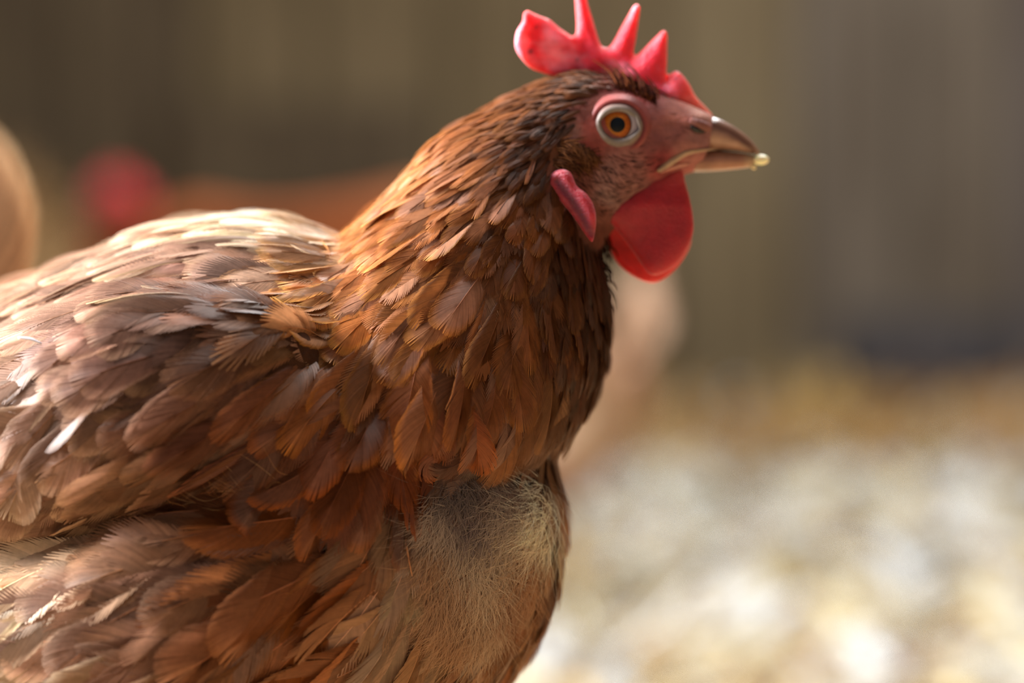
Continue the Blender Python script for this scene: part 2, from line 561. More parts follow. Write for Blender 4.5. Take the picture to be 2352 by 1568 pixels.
def lay_feather(P0, P1, P2, n0, n2, L, W, N, seg, split, tipp, camber, base, edge, shaft, rng, efall=0.70):
    """bend a vane along the curve P0-P1-P2 (points on it) with normals n0..n2"""
    x, y, z, F, E, S, R = vane(L, W, N, seg, split, tipp, rng)
    t = (x / L)[:, None]
    Cp = 2 * P1 - 0.5 * (P0 + P2)
    pos = P0 * (1 - t) ** 2 + Cp * 2 * t * (1 - t) + P2 * t ** 2
    tan = (Cp - P0) * 2 * (1 - t) + (P2 - Cp) * 2 * t
    tan /= np.linalg.norm(tan, axis=1)[:, None] + 1e-9
    nn = n0 * (1 - t) + n2 * t
    side = np.cross(nn, tan); side /= np.linalg.norm(side, axis=1)[:, None] + 1e-9
    nn = np.cross(tan, side)
    zz = z - camber * y ** 2
    V = pos + side * y[:, None] + nn * zz[:, None]
    m = np.clip((E - efall) / (1.0 - efall), 0, 1) * np.clip((x / L - 0.1) / 0.4, 0, 1)
    m = (m * m * (3 - 2 * m))[:, None]
    col = base * (1 - m) + edge * m
    col = col * S[:, None]
    col = np.where(R[:, None] > 0.5, shaft, col)
    return V, F, np.clip(col, 0.002, 0.95)


# ------------------------------------------------------------------ the hen: body
def mid(pts, yoff=0.0):
    pts = np.asarray(pts, float)
    return unproj(pts[:, 0], pts[:, 1], np.full(len(pts), D0) + yoff)


CM = 0.01
head_neck = [  # top x,y  bottom x,y  half width cm
    (1646, 275, 1612, 392, 0.62), (1620, 258, 1590, 398, 0.85), (1580, 236, 1552, 408, 1.10), (1520, 216, 1490, 446, 1.38), (1450, 190, 1440, 490, 1.58),
    (1380, 172, 1398, 545, 1.72), (1300, 172, 1378, 595, 1.95), (1205, 210, 1380, 645, 2.3), (1110, 262, 1386, 700, 2.75),
    (1020, 318, 1386, 770, 3.25), (925, 425, 1374, 850, 3.85), (822, 535, 1340, 930, 4.5), (728, 640, 1298, 1000, 5.05),
    (694, 760, 1240, 1050, 5.4), (704, 890, 1120, 1080, 5.3), (780, 960, 1000, 1060, 3.6)]
hn = np.array(head_neck, float)
v1 = loft(mid(hn[:, :2]), mid(hn[:, 2:4]), hn[:, 4] * CM, FWD, nseg=44, ex=0.95)

body = [
    (1278, 1130, 1284, 1250, 0.9, 0), (1250, 1040, 1255, 1400, 2.3, .1), (1165, 950, 1160, 1560, 3.6, .3), (1020, 800, 1020, 1690, 4.9, .45),
    (860, 640, 850, 1760, 6.4, .5), (700, 525, 680, 1800, 6.7, .8), (540, 508, 500, 1800, 6.8, 1.15), (380, 532, 300, 1760, 6.7, 1.5),
    (200, 592, 80, 1680, 6.2, 1.9), (20, 668, -150, 1550, 5.4, 2.3), (-150, 725, -330, 1380, 4.2, 2.7), (-280, 745, -430, 1150, 2.5, 3.0),
    (-370, 850, -440, 1000, 0.8, 3.2)]
bd = np.array(body, float)
v2 = loft(mid(bd[:, :2]), mid(bd[:, 2:4]), bd[:, 4] * CM, FWD, nseg=48, ex=0.92, yoff=bd[:, 5] * CM)

wing = [  # folded wing against the near side (and mirrored on the far side)
    (760, 800, 750, 960, 0.3), (690, 720, 660, 1060, 1.1), (540, 690, 500, 1110, 1.9), (360, 690, 300, 1160, 2.5), (160, 740, 80, 1210, 2.5),
    (-40, 800, -120, 1230, 2.2), (-220, 860, -280, 1180, 1.5), (-380, 920, -420, 1080, 0.7)]
wg = np.array(wing, float)
yc = np.interp(wg[:, 0], [-400, 0, 400, 760], [0.4, -2.9, -4.6, -5.2])
v3 = loft(mid(wg[:, :2]), mid(wg[:, 2:4]), wg[:, 4] * CM, FWD, nseg=32, ex=0.9, yoff=yc * CM)
yc2 = np.interp(wg[:, 0], [-400, 0, 400, 760], [5.6, 7.2, 7.2, 6.4])
v4 = loft(mid(wg[:, :2]), mid(wg[:, 2:4]), wg[:, 4] * CM, FWD, nseg=32, ex=0.9, yoff=yc2 * CM)
flank = [(760, 1130, 740, 1420, 0.8), (620, 1120, 600, 1560, 1.8), (420, 1170, 400, 1640, 2.4), (200, 1230, 180, 1660, 2.5), (0, 1280, -20, 1640, 2.2), (-160, 1320, -180, 1560, 1.0)]
fl = np.array(flank, float)
yc3 = np.interp(fl[:, 0], [-200, 0, 400, 760], [-1.4, -3.2, -4.9, -5.0])
v5 = loft(mid(fl[:, :2]), mid(fl[:, 2:4]), fl[:, 4] * CM, FWD, nseg=32, ex=0.9, yoff=yc3 * CM)

bv, bf = join([v1, v2, v3, v4, v5])
body_me = remesh_smooth(bv, bf, 0.0015, iters=6)
BVt = mesh_verts(body_me)

hen_floor = unproj(620, 1568, D0)
HEN = empty('hen', (hen_floor[0], D0 + 0.012, 0.0))
tag(HEN, 'large sharp russet brown hen in the foreground, head in profile to the right', 'hen')

# bare skin colours by place on the head; elsewhere down under the feathers, darkened to paint shadow into the gaps
SK = [(1420, 215, 150, 70, 62), (1360, 290, 170, 82, 72), (1350, 250, 120, 60, 48), (1310, 300, 150, 96, 82), (1290, 345, 110, 66, 44), (1345, 350, 160, 70, 58),
      (1500, 260, 158, 88, 80), (1560, 300, 150, 88, 82), (1500, 330, 136, 74, 68), (1450, 380, 150, 92, 82), (1400, 400, 150, 100, 90), (1400, 450, 160, 112, 100),
      (1430, 440, 150, 96, 84), (1520, 370, 150, 62, 58), (1560, 260, 190, 110, 92), (1610, 250, 196, 128, 104), (1600, 310, 150, 96, 88), (1580, 350, 166, 100, 86),
      (1380, 490, 120, 66, 52), (1330, 430, 130, 70, 55), (1270, 300, 90, 50, 28), (1380, 540, 100, 50, 36), (1560, 400, 170, 90, 80), (1470, 225, 150, 64, 56),
      (1250, 230, 86, 46, 22), (1330, 200, 80, 42, 20), (1200, 450, 58, 28, 12), (1350, 600, 40, 19, 8), (1000, 600, 60, 30, 13), (800, 800, 60, 32, 16),
      (400, 600, 76, 48, 32), (100, 1000, 84, 54, 34), (400, 1300, 90, 54, 32), (800, 1400, 80, 42, 18), (1100, 1180, 176, 156, 138), (1150, 1300, 188, 164, 138),
      (1060, 1120, 110, 96, 88), (1080, 1170, 120, 104, 96), (1120, 1250, 184, 160, 134), (1060, 1400, 150, 110, 76), (1200, 1180, 196, 174, 146), (1270, 1300, 130, 78, 44),
      (1150, 1480, 150, 110, 80), (960, 1300, 150, 112, 84), (1200, 1050, 120, 82, 62), (600, 1000, 66, 36, 20), (1280, 1180, 170, 120, 88)]
SK = [(a, b, *( (r * 0.92, g_ * 0.98, b_ * 1.04) if (a > 1290 and b < 560) else (r, g_, b_))) for a, b, r, g_, b_ in SK]
SKp = np.array([s[:2] for s in SK], float); SKc = np.array([lin(s[2:]) for s in SK])


def idw(px, py, P, Vals, power=4):
    d2 = (px[:, None] - P[None, :, 0]) ** 2 + (py[:, None] - P[None, :, 1]) ** 2 + 30
    w = d2 ** (-power / 2)
    w /= w.sum(1)[:, None]
    return w @ Vals


px, py, dd = proj(BVt)
skin_cols = np.vstack([idw(px[i:i + 20000], py[i:i + 20000], SKp, SKc) for i in range(0, len(px), 20000)])
# gentle folds in the face, a hollow behind the nostril
nrm = np.empty(len(body_me.vertices) * 3); body_me.vertices.foreach_get('normal', nrm); nrm = nrm.reshape(-1, 3)
face_w = np.exp(-(((px - 1450) / 130) ** 2 + ((py - 390) / 110) ** 2))
fold = np.sin((py - 0.55 * px) * 0.16 + 1.5 * np.sin(px * 0.03)) * 0.00022 + vnoise(BVt, 900, 4) * 0.00022
BVt2 = BVt + nrm * (fold * face_w)[:, None]
BVt2 = BVt2 - nrm * (0.0012 * np.exp(-(((px - 1530) / 40) ** 2 + ((py - 300) / 40) ** 2)))[:, None]
BVt2 = BVt2 + nrm * (0.0010 * np.exp(-(((px - 1605) / 32) ** 2 + ((py - 275) / 16) ** 2)))[:, None]
set_verts(body_me, BVt2)
BVt = BVt2
org = np.array(HEN.location)
body_mesh_local = BVt - org
set_verts(body_me, body_mesh_local)
body_obj = finish('body', body_me, M_SKIN, HEN, origin=org, cols=skin_cols)
tris = []
for p in body_me.polygons:
    tris.append(tuple(p.vertices))
BVH = BVHTree.FromPolygons([tuple(q) for q in BVt], tris)

# ------------------------------------------------------------------ the hen: plumage
# x, y, direction (deg, 0 right, 90 up), length cm, width cm, spacing cm, base rgb, rim rgb, split, lift cm
CP = [
    (1300, 185, 200, 1.1, .20, .13, (104, 58, 28), (136, 80, 40), .6, .05),
    (1380, 175, 190, 0.8, .16, .12, (110, 62, 32), (140, 84, 44), .6, .04),
    (1440, 190, 185, 0.6, .14, .14, (120, 62, 40), (140, 70, 44), .7, .04),
    (1220, 260, 214, 1.5, .26, .17, (116, 64, 30), (150, 92, 48), .55, .06),
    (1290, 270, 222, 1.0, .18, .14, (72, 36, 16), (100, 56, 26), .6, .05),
    (1250, 340, 234, 1.2, .24, .16, (84, 42, 18), (118, 68, 30), .6, .06),
    (1110, 330, 218, 1.9, .42, .26, (146, 84, 44), (178, 112, 62), .45, .09),
    (1020, 330, 222, 2.0, .50, .30, (170, 106, 60), (200, 136, 80), .45, .09),
    (1150, 430, 228, 1.8, .55, .31, (134, 74, 34), (172, 106, 52), .45, .09),
    (940, 470, 222, 2.4, .95, .50, (166, 100, 54), (206, 142, 80), .4, .12),
    (1050, 500, 228, 2.2, .95, .48, (148, 84, 42), (190, 124, 62), .4, .12),
    (1230, 480, 252, 1.5, .70, .33, (120, 64, 28), (160, 98, 46), .5, .09),
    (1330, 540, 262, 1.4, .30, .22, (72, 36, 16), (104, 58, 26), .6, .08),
    (820, 630, 219, 2.9, 1.2, .66, (186, 126, 78), (226, 166, 92), .4, .16),
    (960, 640, 232, 2.7, 1.2, .64, (154, 90, 46), (206, 138, 62), .4, .15),
    (1080, 640, 240, 2.6, 1.15, .60, (142, 80, 38), (186, 116, 52), .45, .14),
    (1180, 660, 258, 2.6, 1.1, .58, (136, 78, 42), (176, 112, 56), .45, .14),
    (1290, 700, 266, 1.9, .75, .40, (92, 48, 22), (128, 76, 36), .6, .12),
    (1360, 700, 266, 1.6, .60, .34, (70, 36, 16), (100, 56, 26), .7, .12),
    (770, 740, 222, 3.2, 1.35, .74, (176, 116, 72), (216, 142, 58), .45, .2),
    (880, 800, 234, 3.3, 1.4, .76, (160, 96, 54), (214, 134, 50), .45, .2),
    (1000, 840, 252, 3.2, 1.45, .76, (142, 82, 46), (196, 116, 46), .5, .2),
    (1120, 820, 262, 3.0, 1.3, .72, (134, 76, 42), (178, 106, 48), .6, .2),
    (1230, 850, 272, 3.0, 1.25, .72, (150, 96, 58), (176, 116, 70), .55, .2),
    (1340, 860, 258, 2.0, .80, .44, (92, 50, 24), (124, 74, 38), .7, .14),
    (740, 900, 228, 3.4, 1.5, .78, (136, 78, 48), (196, 104, 38), .55, .25),
    (730, 1010, 232, 3.0, 1.5, .74, (134, 80, 56), (204, 104, 34), .65, .3),
    (840, 960, 246, 3.1, 1.45, .76, (128, 68, 38), (186, 94, 34), .6, .28),
    (950, 1000, 262, 2.3, 1.2, .72, (124, 62, 32), (170, 86, 34), .65, .28),
    (1080, 960, 268, 2.0, 1.15, .68, (118, 60, 28), (158, 82, 34), .65, .24),
    (1200, 980, 268, 1.8, 1.0, .6, (124, 74, 46), (146, 100, 70), .7, .2),
    (1290, 980, 235, 1.8, .8, .5, (140, 98, 72), (160, 120, 96), .8, .15),
    # back and saddle
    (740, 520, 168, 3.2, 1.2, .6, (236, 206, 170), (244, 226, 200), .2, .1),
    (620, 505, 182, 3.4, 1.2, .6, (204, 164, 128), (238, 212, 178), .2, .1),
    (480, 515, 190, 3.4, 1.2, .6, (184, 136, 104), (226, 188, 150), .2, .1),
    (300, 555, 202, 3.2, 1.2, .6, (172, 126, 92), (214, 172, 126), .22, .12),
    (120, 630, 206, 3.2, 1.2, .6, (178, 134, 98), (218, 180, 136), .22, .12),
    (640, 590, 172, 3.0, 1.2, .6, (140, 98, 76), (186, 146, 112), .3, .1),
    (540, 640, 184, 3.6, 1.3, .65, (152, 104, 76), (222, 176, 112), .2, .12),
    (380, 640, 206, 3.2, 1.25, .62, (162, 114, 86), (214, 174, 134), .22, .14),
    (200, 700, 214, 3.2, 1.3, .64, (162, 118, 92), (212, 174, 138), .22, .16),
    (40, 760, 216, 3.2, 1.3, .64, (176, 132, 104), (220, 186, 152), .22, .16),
    # shoulder and wing coverts
    (650, 720, 206, 3.2, 1.2, .62, (124, 74, 46), (160, 102, 62), .6, .2),
    (600, 820, 222, 3.6, 1.2, .64, (128, 78, 52), (164, 106, 70), .75, .25),
    (660, 900, 232, 3.4, 1.1, .6, (116, 62, 36), (160, 86, 40), .8, .25),
    (430, 740, 212, 3.0, 1.3, .64, (134, 88, 66), (186, 140, 106), .3, .2),
    (300, 790, 214, 2.9, 1.3, .64, (140, 94, 72), (190, 146, 114), .3, .2),
    (430, 850, 208, 2.9, 1.2, .62, (126, 80, 58), (176, 126, 92), .35, .2),
    (130, 860, 216, 2.9, 1.3, .64, (168, 122, 92), (210, 168, 132), .3, .2),
    (280, 900, 222, 2.8, 1.2, .62, (136, 92, 66), (186, 144, 112), .4, .2),
    (480, 950, 206, 3.0, 1.2, .62, (130, 80, 48), (166, 112, 70), .35, .16),
    (60, 960, 226, 2.8, 1.3, .64, (182, 138, 104), (226, 194, 160), .3, .2),
    (200, 1000, 222, 2.8, 1.3, .64, (158, 108, 74), (204, 158, 116), .35, .2),
    (350, 1040, 214, 3.0, 1.3, .64, (150, 100, 64), (190, 138, 92), .3, .18),
    (560, 1010, 196, 3.2, 1.3, .66, (122, 72, 38), (152, 98, 54), .3, .12),
    (80, 1110, 222, 2.7, 1.4, .66, (148, 100, 70), (208, 170, 132), .25, .2),
    (230, 1130, 212, 2.8, 1.4, .68, (144, 94, 62), (194, 148, 108), .25, .16),
    (420, 1110, 198, 3.0, 1.4, .68, (132, 82, 46), (164, 112, 68), .25, .12),
    (40, 1210, 216, 2.6, 1.4, .66, (150, 104, 78), (190, 148, 116), .25, .14),
    # flank
    (40, 1310, 214, 3.4, 1.8, .8, (226, 202, 168), (240, 228, 204), .4, .2),
    (160, 1280, 206, 3.6, 1.8, .8, (228, 192, 146), (242, 216, 176), .4, .2),
    (320, 1240, 190, 3.8, 1.8, .82, (216, 166, 116), (236, 202, 156), .35, .22),
    (470, 1200, 188, 3.8, 1.8, .82, (176, 118, 72), (206, 156, 108), .4, .2),
    (620, 1120, 178, 3.8, 1.7, .8, (140, 80, 42), (178, 120, 74), .7, .2),
    (340, 1340, 202, 3.8, 1.7, .8, (152, 100, 72), (190, 144, 112), .7, .25),
    (520, 1310, 204, 3.8, 1.7, .8, (150, 94, 60), (182, 128, 90), .75, .25),
    (200, 1400, 198, 3.8, 1.7, .8, (136, 86, 60), (180, 130, 96), .7, .25),
    (60, 1430, 196, 3.8, 1.8, .82, (216, 174, 126), (236, 206, 164), .4, .2),
    (400, 1440, 212, 3.8, 1.7, .8, (142, 90, 62), (180, 130, 98), .7, .25),
    (100, 1530, 194, 3.8, 1.8, .82, (222, 184, 138), (240, 214, 176), .4, .2),
    (360, 1540, 205, 3.8, 1.8, .82, (176, 126, 86), (226, 190, 150), .5, .2),
    (600, 1420, 208, 4.4, 2.0, .9, (142, 84, 46), (166, 106, 64), .4, .2),
    # breast side
    (780, 1200, 200, 4.4, 2.0, .9, (138, 74, 32), (160, 92, 44), .6, .2),
    (760, 1350, 206, 4.8, 2.1, .95, (140, 76, 32), (160, 94, 46), .5, .2),
    (700, 1500, 208, 4.8, 2.1, .95, (146, 84, 40), (168, 104, 54), .4, .2),
    (900, 1260, 210, 4.4, 1.9, .95, (140, 74, 30), (158, 90, 42), .55, .2),
    (900, 1450, 216, 4.6, 1.9, .95, (150, 88, 46), (168, 106, 62), .6, .2),
    (960, 1400, 236, 3.6, 1.3, .9, (168, 118, 80), (184, 140, 100), .9, .2),
    (1000, 1270, 262, 1.6, .7, .5, (186, 156, 126), (200, 174, 146), 1.0, .08),
    (1040, 1370, 262, 2.0, .8, .5, (190, 160, 128), (204, 178, 148), 1.0, .08),
    (1010, 1180, 262, 3.0, 1.1, .8, (164, 128, 100), (180, 146, 118), .9, .15),
    # bald, downy breast
    (1080, 1150, 268, 1.0, .5, .42, (176, 156, 140), (196, 178, 160), 1.0, .08),
    (1080, 1260, 262, 1.4, .6, .42, (190, 166, 140), (206, 184, 156), 1.0, .08),
    (1160, 1230, 236, 1.6, .6, .40, (204, 180, 150), (222, 202, 172), 1.0, .1),
    (1230, 1160, 232, 1.6, .6, .40, (220, 200, 168), (232, 216, 186), 1.0, .12),
    (1220, 1280, 226, 1.8, .6, .42, (190, 150, 114), (220, 190, 152), 1.0, .12),
    (1120, 1400, 264, 2.2, .8, .5, (184, 152, 122), (200, 170, 138), 1.0, .1),
    (1060, 1500, 250, 2.6, 1.0, .6, (158, 110, 72), (174, 128, 88), .9, .12),
    (1200, 1380, 250, 2.2, .9, .5, (140, 88, 52), (160, 106, 66), .9, .12),
    (1160, 1500, 254, 2.6, 1.0, .6, (140, 84, 46), (160, 102, 62), .8, .12),
    (1275, 1120, 226, 1.8, .8, .45, (170, 116, 78), (196, 146, 104), .9, .12),
    (1270, 1290, 240, 2.0, .8, .5, (142, 88, 52), (166, 110, 70), .8, .12),
    (1200, 1060, 200, 2.4, 1.0, .5, (136, 100, 82), (164, 126, 104), .8, .15),
    (1130, 1050, 208, 2.2, .9, .5, (120, 88, 76), (150, 116, 98), .8, .15),
    (1270, 1060, 214, 2.0, .9, .5, (146, 98, 68), (172, 122, 88), .7, .15),
    # underside beyond the frame
    (300, 1700, 200, 4.5, 2.2, 1.2, (200, 160, 112), (220, 184, 140), .6, .2),
    (900, 1680, 215, 4.5, 2.2, 1.2, (150, 96, 56), (170, 116, 74), .6, .2),
    (-200, 1100, 210, 4.0, 1.8, 1.1, (190, 146, 108), (220, 182, 142), .4, .2),
    (-250, 800, 190, 4.0, 1.6, 1.1, (190, 146, 108), (220, 182, 142), .3, .2),
]
CPp = np.array([(c[0], c[1]) for c in CP], float)
CPv = np.array([(math.cos(math.radians(c[2])), math.sin(math.radians(c[2])), c[3], c[4], c[5], *lin(c[6]), *lin(c[7]), c[8], c[9]) for c in CP])

FACE = np.array([(1345, 240), (1400, 212), (1470, 205), (1530, 222), (1640, 262), (1780, 300), (1780, 430), (1590, 415), (1572, 462), (1450, 520), (1385, 560),
                 (1352, 548), (1322, 490), (1276, 405), (1266, 372), (1276, 335), (1300, 300), (1335, 275)], float)
BARE = np.array([(975, 1120), (1040, 1075), (1110, 1085), (1200, 1110), (1250, 1105), (1262, 1200), (1240, 1300), (1190, 1380), (1130, 1460), (1040, 1470), (985, 1400), (965, 1290), (955, 1200)], float)


def inside(px, py, poly):
    r = np.zeros(len(px), bool)
    j = len(poly) - 1
    for i in range(len(poly)):
        xi, yi = poly[i]; xj, yj = poly[j]
        r ^= ((yi > py) != (yj > py)) & (px < (xj - xi) * (py - yi) / (yj - yi + 1e-12) + xi)
        j = i
    return r


T = np.array([(t[0], t[1], t[2]) for t in tris] + [(t[0], t[2], t[3]) for t in tris if len(t) == 4])
A, B, Cc = BVt[T[:, 0]], BVt[T[:, 1]], BVt[T[:, 2]]
cr = np.cross(B - A, Cc - A)
ar = np.linalg.norm(cr, axis=1); fn = cr / (ar[:, None] + 1e-15)
NS = 90000
pick = RNG.choice(len(T), NS, p=ar / ar.sum())
r1, r2 = RNG.random(NS), RNG.random(NS)
fl_ = r1 + r2 > 1
r1[fl_], r2[fl_] = 1 - r1[fl_], 1 - r2[fl_]
SP = A[pick] + (B - A)[pick] * r1[:, None] + (Cc - A)[pick] * r2[:, None]
SN = fn[pick]
spx, spy, spd = proj(SP)
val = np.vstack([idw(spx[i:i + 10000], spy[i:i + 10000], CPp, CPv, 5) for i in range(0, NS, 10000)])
facing = -(SN @ FWD)
spc = val[:, 4] * CM * np.where(facing < -0.15, 1.7, 1.0) * np.where((spx < 660) & (spy > 560) & (spy < 1260), 1.18, 1.0)
ok = ~inside(spx, spy, FACE) & ~inside(spx, spy, BARE) & (spy < 1780) & (spx < 1560)
from mathutils.kdtree import KDTree
KN = 16000
KD = KDTree(KN)
for i in range(KN): KD.insert(Vector(SP[i]), i)
KD.balance()
# poisson-disc thinning
acc = []
cell = 0.012
grid = {}
for i in np.nonzero(ok)[0]:
    p = SP[i]; d = spc[i]
    key = (int(p[0] // cell), int(p[1] // cell), int(p[2] // cell))
    bad = False
    for a in (-1, 0, 1):
        for b in (-1, 0, 1):
            for c in (-1, 0, 1):
                for j in grid.get((key[0] + a, key[1] + b, key[2] + c), ()):
                    q = SP[j] - p
                    if q[0] * q[0] + q[1] * q[1] + q[2] * q[2] < (0.5 * (d + spc[j])) ** 2:
                        bad = True; break
                if bad: break
            if bad: break
        if bad: break
    if not bad:
        grid.setdefault(key, []).append(i); acc.append(i)
acc = np.array(acc)
print('feathers', len(acc))

# a dense under-layer so that no skin shows between the large feathers
acc2 = []
grid2 = {}
for i in np.nonzero(ok & (facing > -0.25) & (spy < 1640) & (val[:, 11] < 0.95))[0]:
    p = SP[i]; d = max(spc[i] * 0.52, 0.0022)
    key = (int(p[0] // cell), int(p[1] // cell), int(p[2] // cell))
    bad = False
    for a in (-1, 0, 1):
        for b in (-1, 0, 1):
            for c in (-1, 0, 1):
                for j in grid2.get((key[0] + a, key[1] + b, key[2] + c), ()):
                    q = SP[j] - p
                    if q[0] * q[0] + q[1] * q[1] + q[2] * q[2] < d * d:
                        bad = True; break
                if bad: break
            if bad: break
        if bad: break
    if not bad:
        grid2.setdefault(key, []).append(i); acc2.append(i)
print('under-layer', len(acc2))

# which ones show largest
size = val[acc, 2] * val[acc, 3] * np.clip(facing[acc], 0, 1)
vis = (spx[acc] > -60) & (spx[acc] < 2400) & (spy[acc] > 0) & (spy[acc] < 1600) & (facing[acc] > 0.12)
size = np.where(vis, size, 0)
N_IND = 280
big = set(np.argsort(-size)[:N_IND].tolist())


def region_name(x, y):
    if inside(np.array([x]), np.array([y]), np.array([(680, 640), (1000, 290), (1400, 160), (1420, 900), (1300, 1000), (1050, 1060), (760, 1160), (640, 1040), (700, 850)]))[0]:
        return 'neck_feather'
    if x > 960: return 'breast_feather'
    if y < 640: return 'back_feather'
    if y > 1120 + 0.2 * (300 - x) * (x < 640): return 'flank_feather'
    return 'wing_feather'


pl_V = []; pl_F = []; pl_C = []; off = 0
cnt = {}
for n, i in enumerate(list(acc) + acc2):
    under = n >= len(acc)
    p = SP[i]; nv = SN[i]
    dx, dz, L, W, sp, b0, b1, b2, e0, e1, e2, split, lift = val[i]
    hit = BVH.find_nearest(Vector(p))
    nv = np.array(hit[1])
    if val[i, 2] > 1.2:          # large feathers lie on the general form, not in the creases
        idx = [h[1] for h in KD.find_range(Vector(p), 0.013)]
        sm = SN[idx].sum(0) + nv * 2; nv = sm / (np.linalg.norm(sm) + 1e-9)
    rng = np.random.default_rng(1000 + int(i) + (500000 if under else 0))
    L = L * CM * rng.uniform(0.78, 1.22); W = W * CM * rng.uniform(0.72, 1.18); lift = lift * CM * 1.35
    if spx[i] < 660 and 560 < spy[i] < 1260: W *= 1.22
    elif spx[i] < 760 and spy[i] >= 1180: W *= 1.25; split *= 0.75
    if under: L *= 0.8; W *= 0.95; lift *= 0.35; split = min(split, 0.3)
    ang = math.atan2(dz, dx) + rng.normal(0, 0.14 + 0.14 * split)
    fd = RIGHT * math.cos(ang) + UP * math.sin(ang)
    d = fd - nv * (fd @ nv)
    if np.linalg.norm(d) < 0.25: d = d + UP * -0.3 - nv * ((UP * -0.3) @ nv)
    d /= np.linalg.norm(d) + 1e-9
    roll = rng.normal(0, 0.26 if L > 0.013 else 0.12); nr = nv * math.cos(roll) + np.cross(d, nv) * math.sin(roll)
    # follow the surface: half way, then to the tip
    h1 = BVH.find_nearest(Vector(p + d * L * 0.5)); p1 = np.array(h1[0]); n1 = np.array(h1[1])
    d1 = d - n1 * (d @ n1); d1 /= np.linalg.norm(d1) + 1e-9
    h2 = BVH.find_nearest(Vector(p1 + d1 * L * 0.5)); p2 = np.array(h2[0]); n2 = np.array(h2[1])
    lj = lift * rng.uniform(0.6, 1.5) + 0.0004
    P0 = p - nv * 0.0006; P1 = p1 + n1 * lj * 0.75; P2 = p2 + n2 * lj * rng.uniform(0.9, 1.5)
    Lc = np.linalg.norm(P1 - P0) + np.linalg.norm(P2 - P1)
    base = np.array([b0, b1, b2]); edge = np.array([e0, e1, e2])
    vj = float(np.clip(rng.normal(1, 0.2), 0.55, 1.6)); pm = max(0.0, rng.normal(0.0, 0.35)) if spx[i] > 640 else 0.0; pm = min(pm, 0.6)
    base = base * (1 - pm) + pm * (0.45 * base.mean() * 1.6 + 0.55 * base * 1.5); hj = rng.normal(0, 0.022, 3)
    base = base * vj * (1 + hj); edge = edge * max(vj, 0.8) * (1 + hj)
    if spx[i] < 640 and rng.random() < 0.25: edge = np.minimum(edge * 1.25, 0.9)
    flank_like = spy[i] > 1120 and spx[i] < 980
    shaft = np.clip(base * (1.7 if flank_like else 1.15) + (0.02 if flank_like else 0.0), 0, 0.85)
    ds = 0.28 * float(np.clip((760 - spx[i]) / 200, 0, 1))
    base = base * (1 - ds) + ds * base.mean() * np.array([1.12, .98, .90]); edge = edge * (1 - ds) + ds * edge.mean() * np.array([1.1, .99, .91])
    g3 = np.array([0.94, 0.99, 1.0]) if spx[i] > 640 or spy[i] > 1300 else 1.0
    base = base * g3; edge = edge * g3
    if under: base = base * 0.8; edge = base  # darker down tone, with shade between feathers painted into the colour
    isbig = n in big
    px_len = L * 8100
    if isbig: N, seg = int(np.clip(px_len / 2.1, 56, 130)), 6
    elif under: N, seg = (14 if L < 0.015 else 22), 3
    elif facing[i] > -0.15: N, seg = int(np.clip(px_len / 3.4, 14, 60)), 4
    else: N, seg = 12, 2
    tipp = 2.9 if split < 0.5 else 2.3
    camber = 0.5 / (0.035 if spx[i] > 700 else 0.06) * 0.8
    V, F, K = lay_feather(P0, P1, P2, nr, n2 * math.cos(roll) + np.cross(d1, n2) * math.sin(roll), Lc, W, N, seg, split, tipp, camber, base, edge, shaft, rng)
    if isbig:
        nm = region_name(spx[i], spy[i])
        build(nm, V, F, M_FEATHER, HEN, origin=P0, cols=K)
        cnt[nm] = cnt.get(nm, 0) + 1
    else:
        pl_V.append(V); pl_F.append(F + off); pl_C.append(K); off += len(V)
print(cnt, 'plumage verts', off)
pv = np.vstack(pl_V); pf = np.vstack(pl_F)


def fast_mesh(name, V, F):
    me = bpy.data.meshes.new(name)
    n = len(F)
    me.vertices.add(len(V)); me.vertices.foreach_set('co', V.astype(np.float32).ravel())
    me.loops.add(n * 4); me.loops.foreach_set('vertex_index', F.astype(np.int32).ravel())
    me.polygons.add(n); me.polygons.foreach_set('loop_start', np.arange(0, n * 4, 4, dtype=np.int32))
    me.update(calc_edges=True)
    return me


tag(finish('plumage', fast_mesh('plumage', pv - org, pf), M_FEATHER, HEN, origin=org, cols=np.vstack(pl_C)), kind='stuff')


# ------------------------------------------------------------------ the hen: comb, wattles, ear lobe
def surf(px, py):
    d = unproj(px, py, 1.0) - CAM
    d /= np.linalg.norm(d)
    h = BVH.ray_cast(Vector(CAM), Vector(d))
    if h[0] is None:
        return unproj(px, py, D0), -FWD
    return np.array(h[0]), np.array(h[1])


def zc(pts):   # crop coordinates of the head study to photo pixels
    return np.array([(1150 + x * 0.43362, y * 0.43362) for x, y in pts])


def poly_dist(px, py, poly):
    best = np.full(len(px), 1e9)
    for i in range(len(poly)):
        a = poly[i]; b = poly[(i + 1) % len(poly)]
        ab = b - a; t = np.clip(((px - a[0]) * ab[0] + (py - a[1]) * ab[1]) / (ab @ ab + 1e-9), 0, 1)
        best = np.minimum(best, np.hypot(px - a[0] - t * ab[0], py - a[1] - t * ab[1]))
    return best


